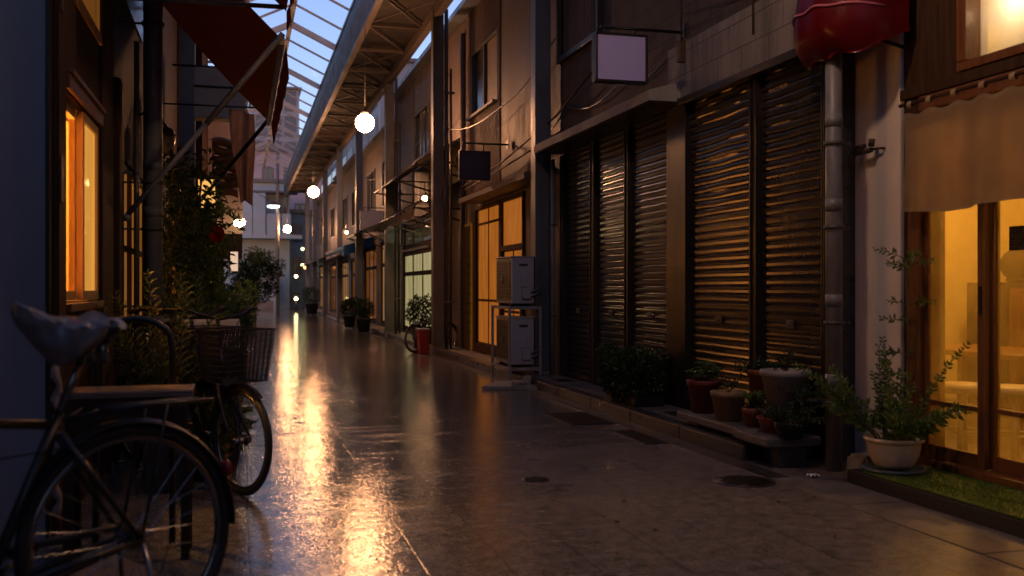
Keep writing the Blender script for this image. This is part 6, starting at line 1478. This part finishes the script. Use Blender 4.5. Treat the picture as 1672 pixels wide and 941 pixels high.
# ================================================================== things on the ground
M_IRON = mat('cast_iron', (0.035, 0.032, 0.03), 0.38, 0.6, var=0.3, scale=30, bump=0.5, bscale=28, dirt=0.3)
def manhole(lab, x, y, r):
    t = thing('manhole_cover', lab, 'manhole cover', (x, y, 0), group='round covers in the paving')
    m_ = MB(); m_.lathe((x, y, 0), [(r, 0.0005), (r * 1.1, 0.0005), (r * 1.1, 0.005), (r, 0.005)], 40); m_.build('ring', M_DARKC, t)
    m_ = MB(); m_.lathe((x, y, 0), [(0.001, 0.0062), (r * 0.98, 0.006), (r * 0.98, 0.0)], 40)
    for k in range(-4, 5):
        for j in range(-4, 5):
            if (k * k + j * j) ** 0.5 < 4.3: m_.box(x + k * r * 0.2 - r * 0.06, x + k * r * 0.2 + r * 0.06, y + j * r * 0.2 - r * 0.06, y + j * r * 0.2 + r * 0.06, 0.0063, 0.0095)
    m_.build('cover', M_IRON, t)
manhole('large round iron manhole cover near the shutters end of the pavement', 2.88, 5.34, 0.165)
manhole('small round iron cover in the middle of the paving', 1.70, 5.72, 0.075)
def hatch(lab, x0, x1, y0, y1, z=0.0):
    t = thing('drain_cover', lab, 'drain cover', ((x0 + x1) / 2, (y0 + y1) / 2, z), group='rectangular drain covers')
    m_ = MB(); m_.box(x0, x1, y0, y1, z + 0.001, z + 0.006); m_.build('frame', M_DARKC, t)
    m_ = MB(); n = int((y1 - y0) / 0.05)
    for k in range(n): m_.box(x0 + 0.02, x1 - 0.02, y0 + 0.02 + k * (y1 - y0 - 0.04) / n, y0 + 0.02 + (k + 0.7) * (y1 - y0 - 0.04) / n, z + 0.0065, z + 0.010)
    m_.build('grate', M_IRON, t)
hatch('wide dark drain cover in the paving before the round bush', 2.66, 3.06, 7.9, 8.7)
hatch('narrow dark drain cover between the round bush and the manhole', 2.86, 3.06, 6.8, 7.5)
hatch('small dark drain cover set in the raised pavement by the dark red pot', 3.42, 3.66, 7.4, 7.75, 0.103)
hatch('small drain cover in the pavement beside the rack foot', 3.40, 3.60, 10.55, 10.85, 0.103)
m_ = MB(); m_.sheet(lambda u, v: (3.30 + 0.06 * u, 5.30 + 0.05 * v, 0.010 + 0.018 * abs(math.sin(u * 7 + v * 4)) ), 8, 8); one('paper_scrap', m_, mat('wet_paper', (0.7, 0.68, 0.66), 0.6, var=0.05, bump=0), 'crumpled white paper scrap on the paving by the thick pale downpipe', 'litter', (3.33, 5.32, 0.006))
t = thing('stone_block', 'small rough stone block between the thick pale downpipe and the cream pot', 'block', (3.62, 5.26, 0))
m_ = MB(); m_.obox((3.64, 5.27, 0.075), (0.17, 0.14, 0.13), 0.4, 0.05, 0.06, 0.02); m_.build('block', M_CONC2, t)
random.seed(12)
LEAFB = mat('dead_leaf', (0.12, 0.055, 0.022), 0.6, var=0.4, bump=0)
for k, (x, y) in enumerate(((1.9, 4.35), (2.35, 4.6), (1.6, 5.1), (1.25, 4.3), (2.65, 4.05), (2.0, 5.0), (1.55, 4.0), (2.2, 3.9), (1.75, 4.55), (2.75, 4.75))):
    m_ = MB(); a = random.uniform(0, 6); s_ = random.uniform(0.014, 0.026)
    m_.leaf(Vector((x, y, 0.009)), Vector((math.cos(a), math.sin(a), 0.02)), Vector((0, 0, 1)), s_ * 1.6, s_ * 1.1, 0.25)
    one('fallen_leaf', m_, LEAFB, 'tiny brown dead leaf lying on the open paving', 'leaf', (x, y, 0.006), group='fallen leaves', shade='leaf')
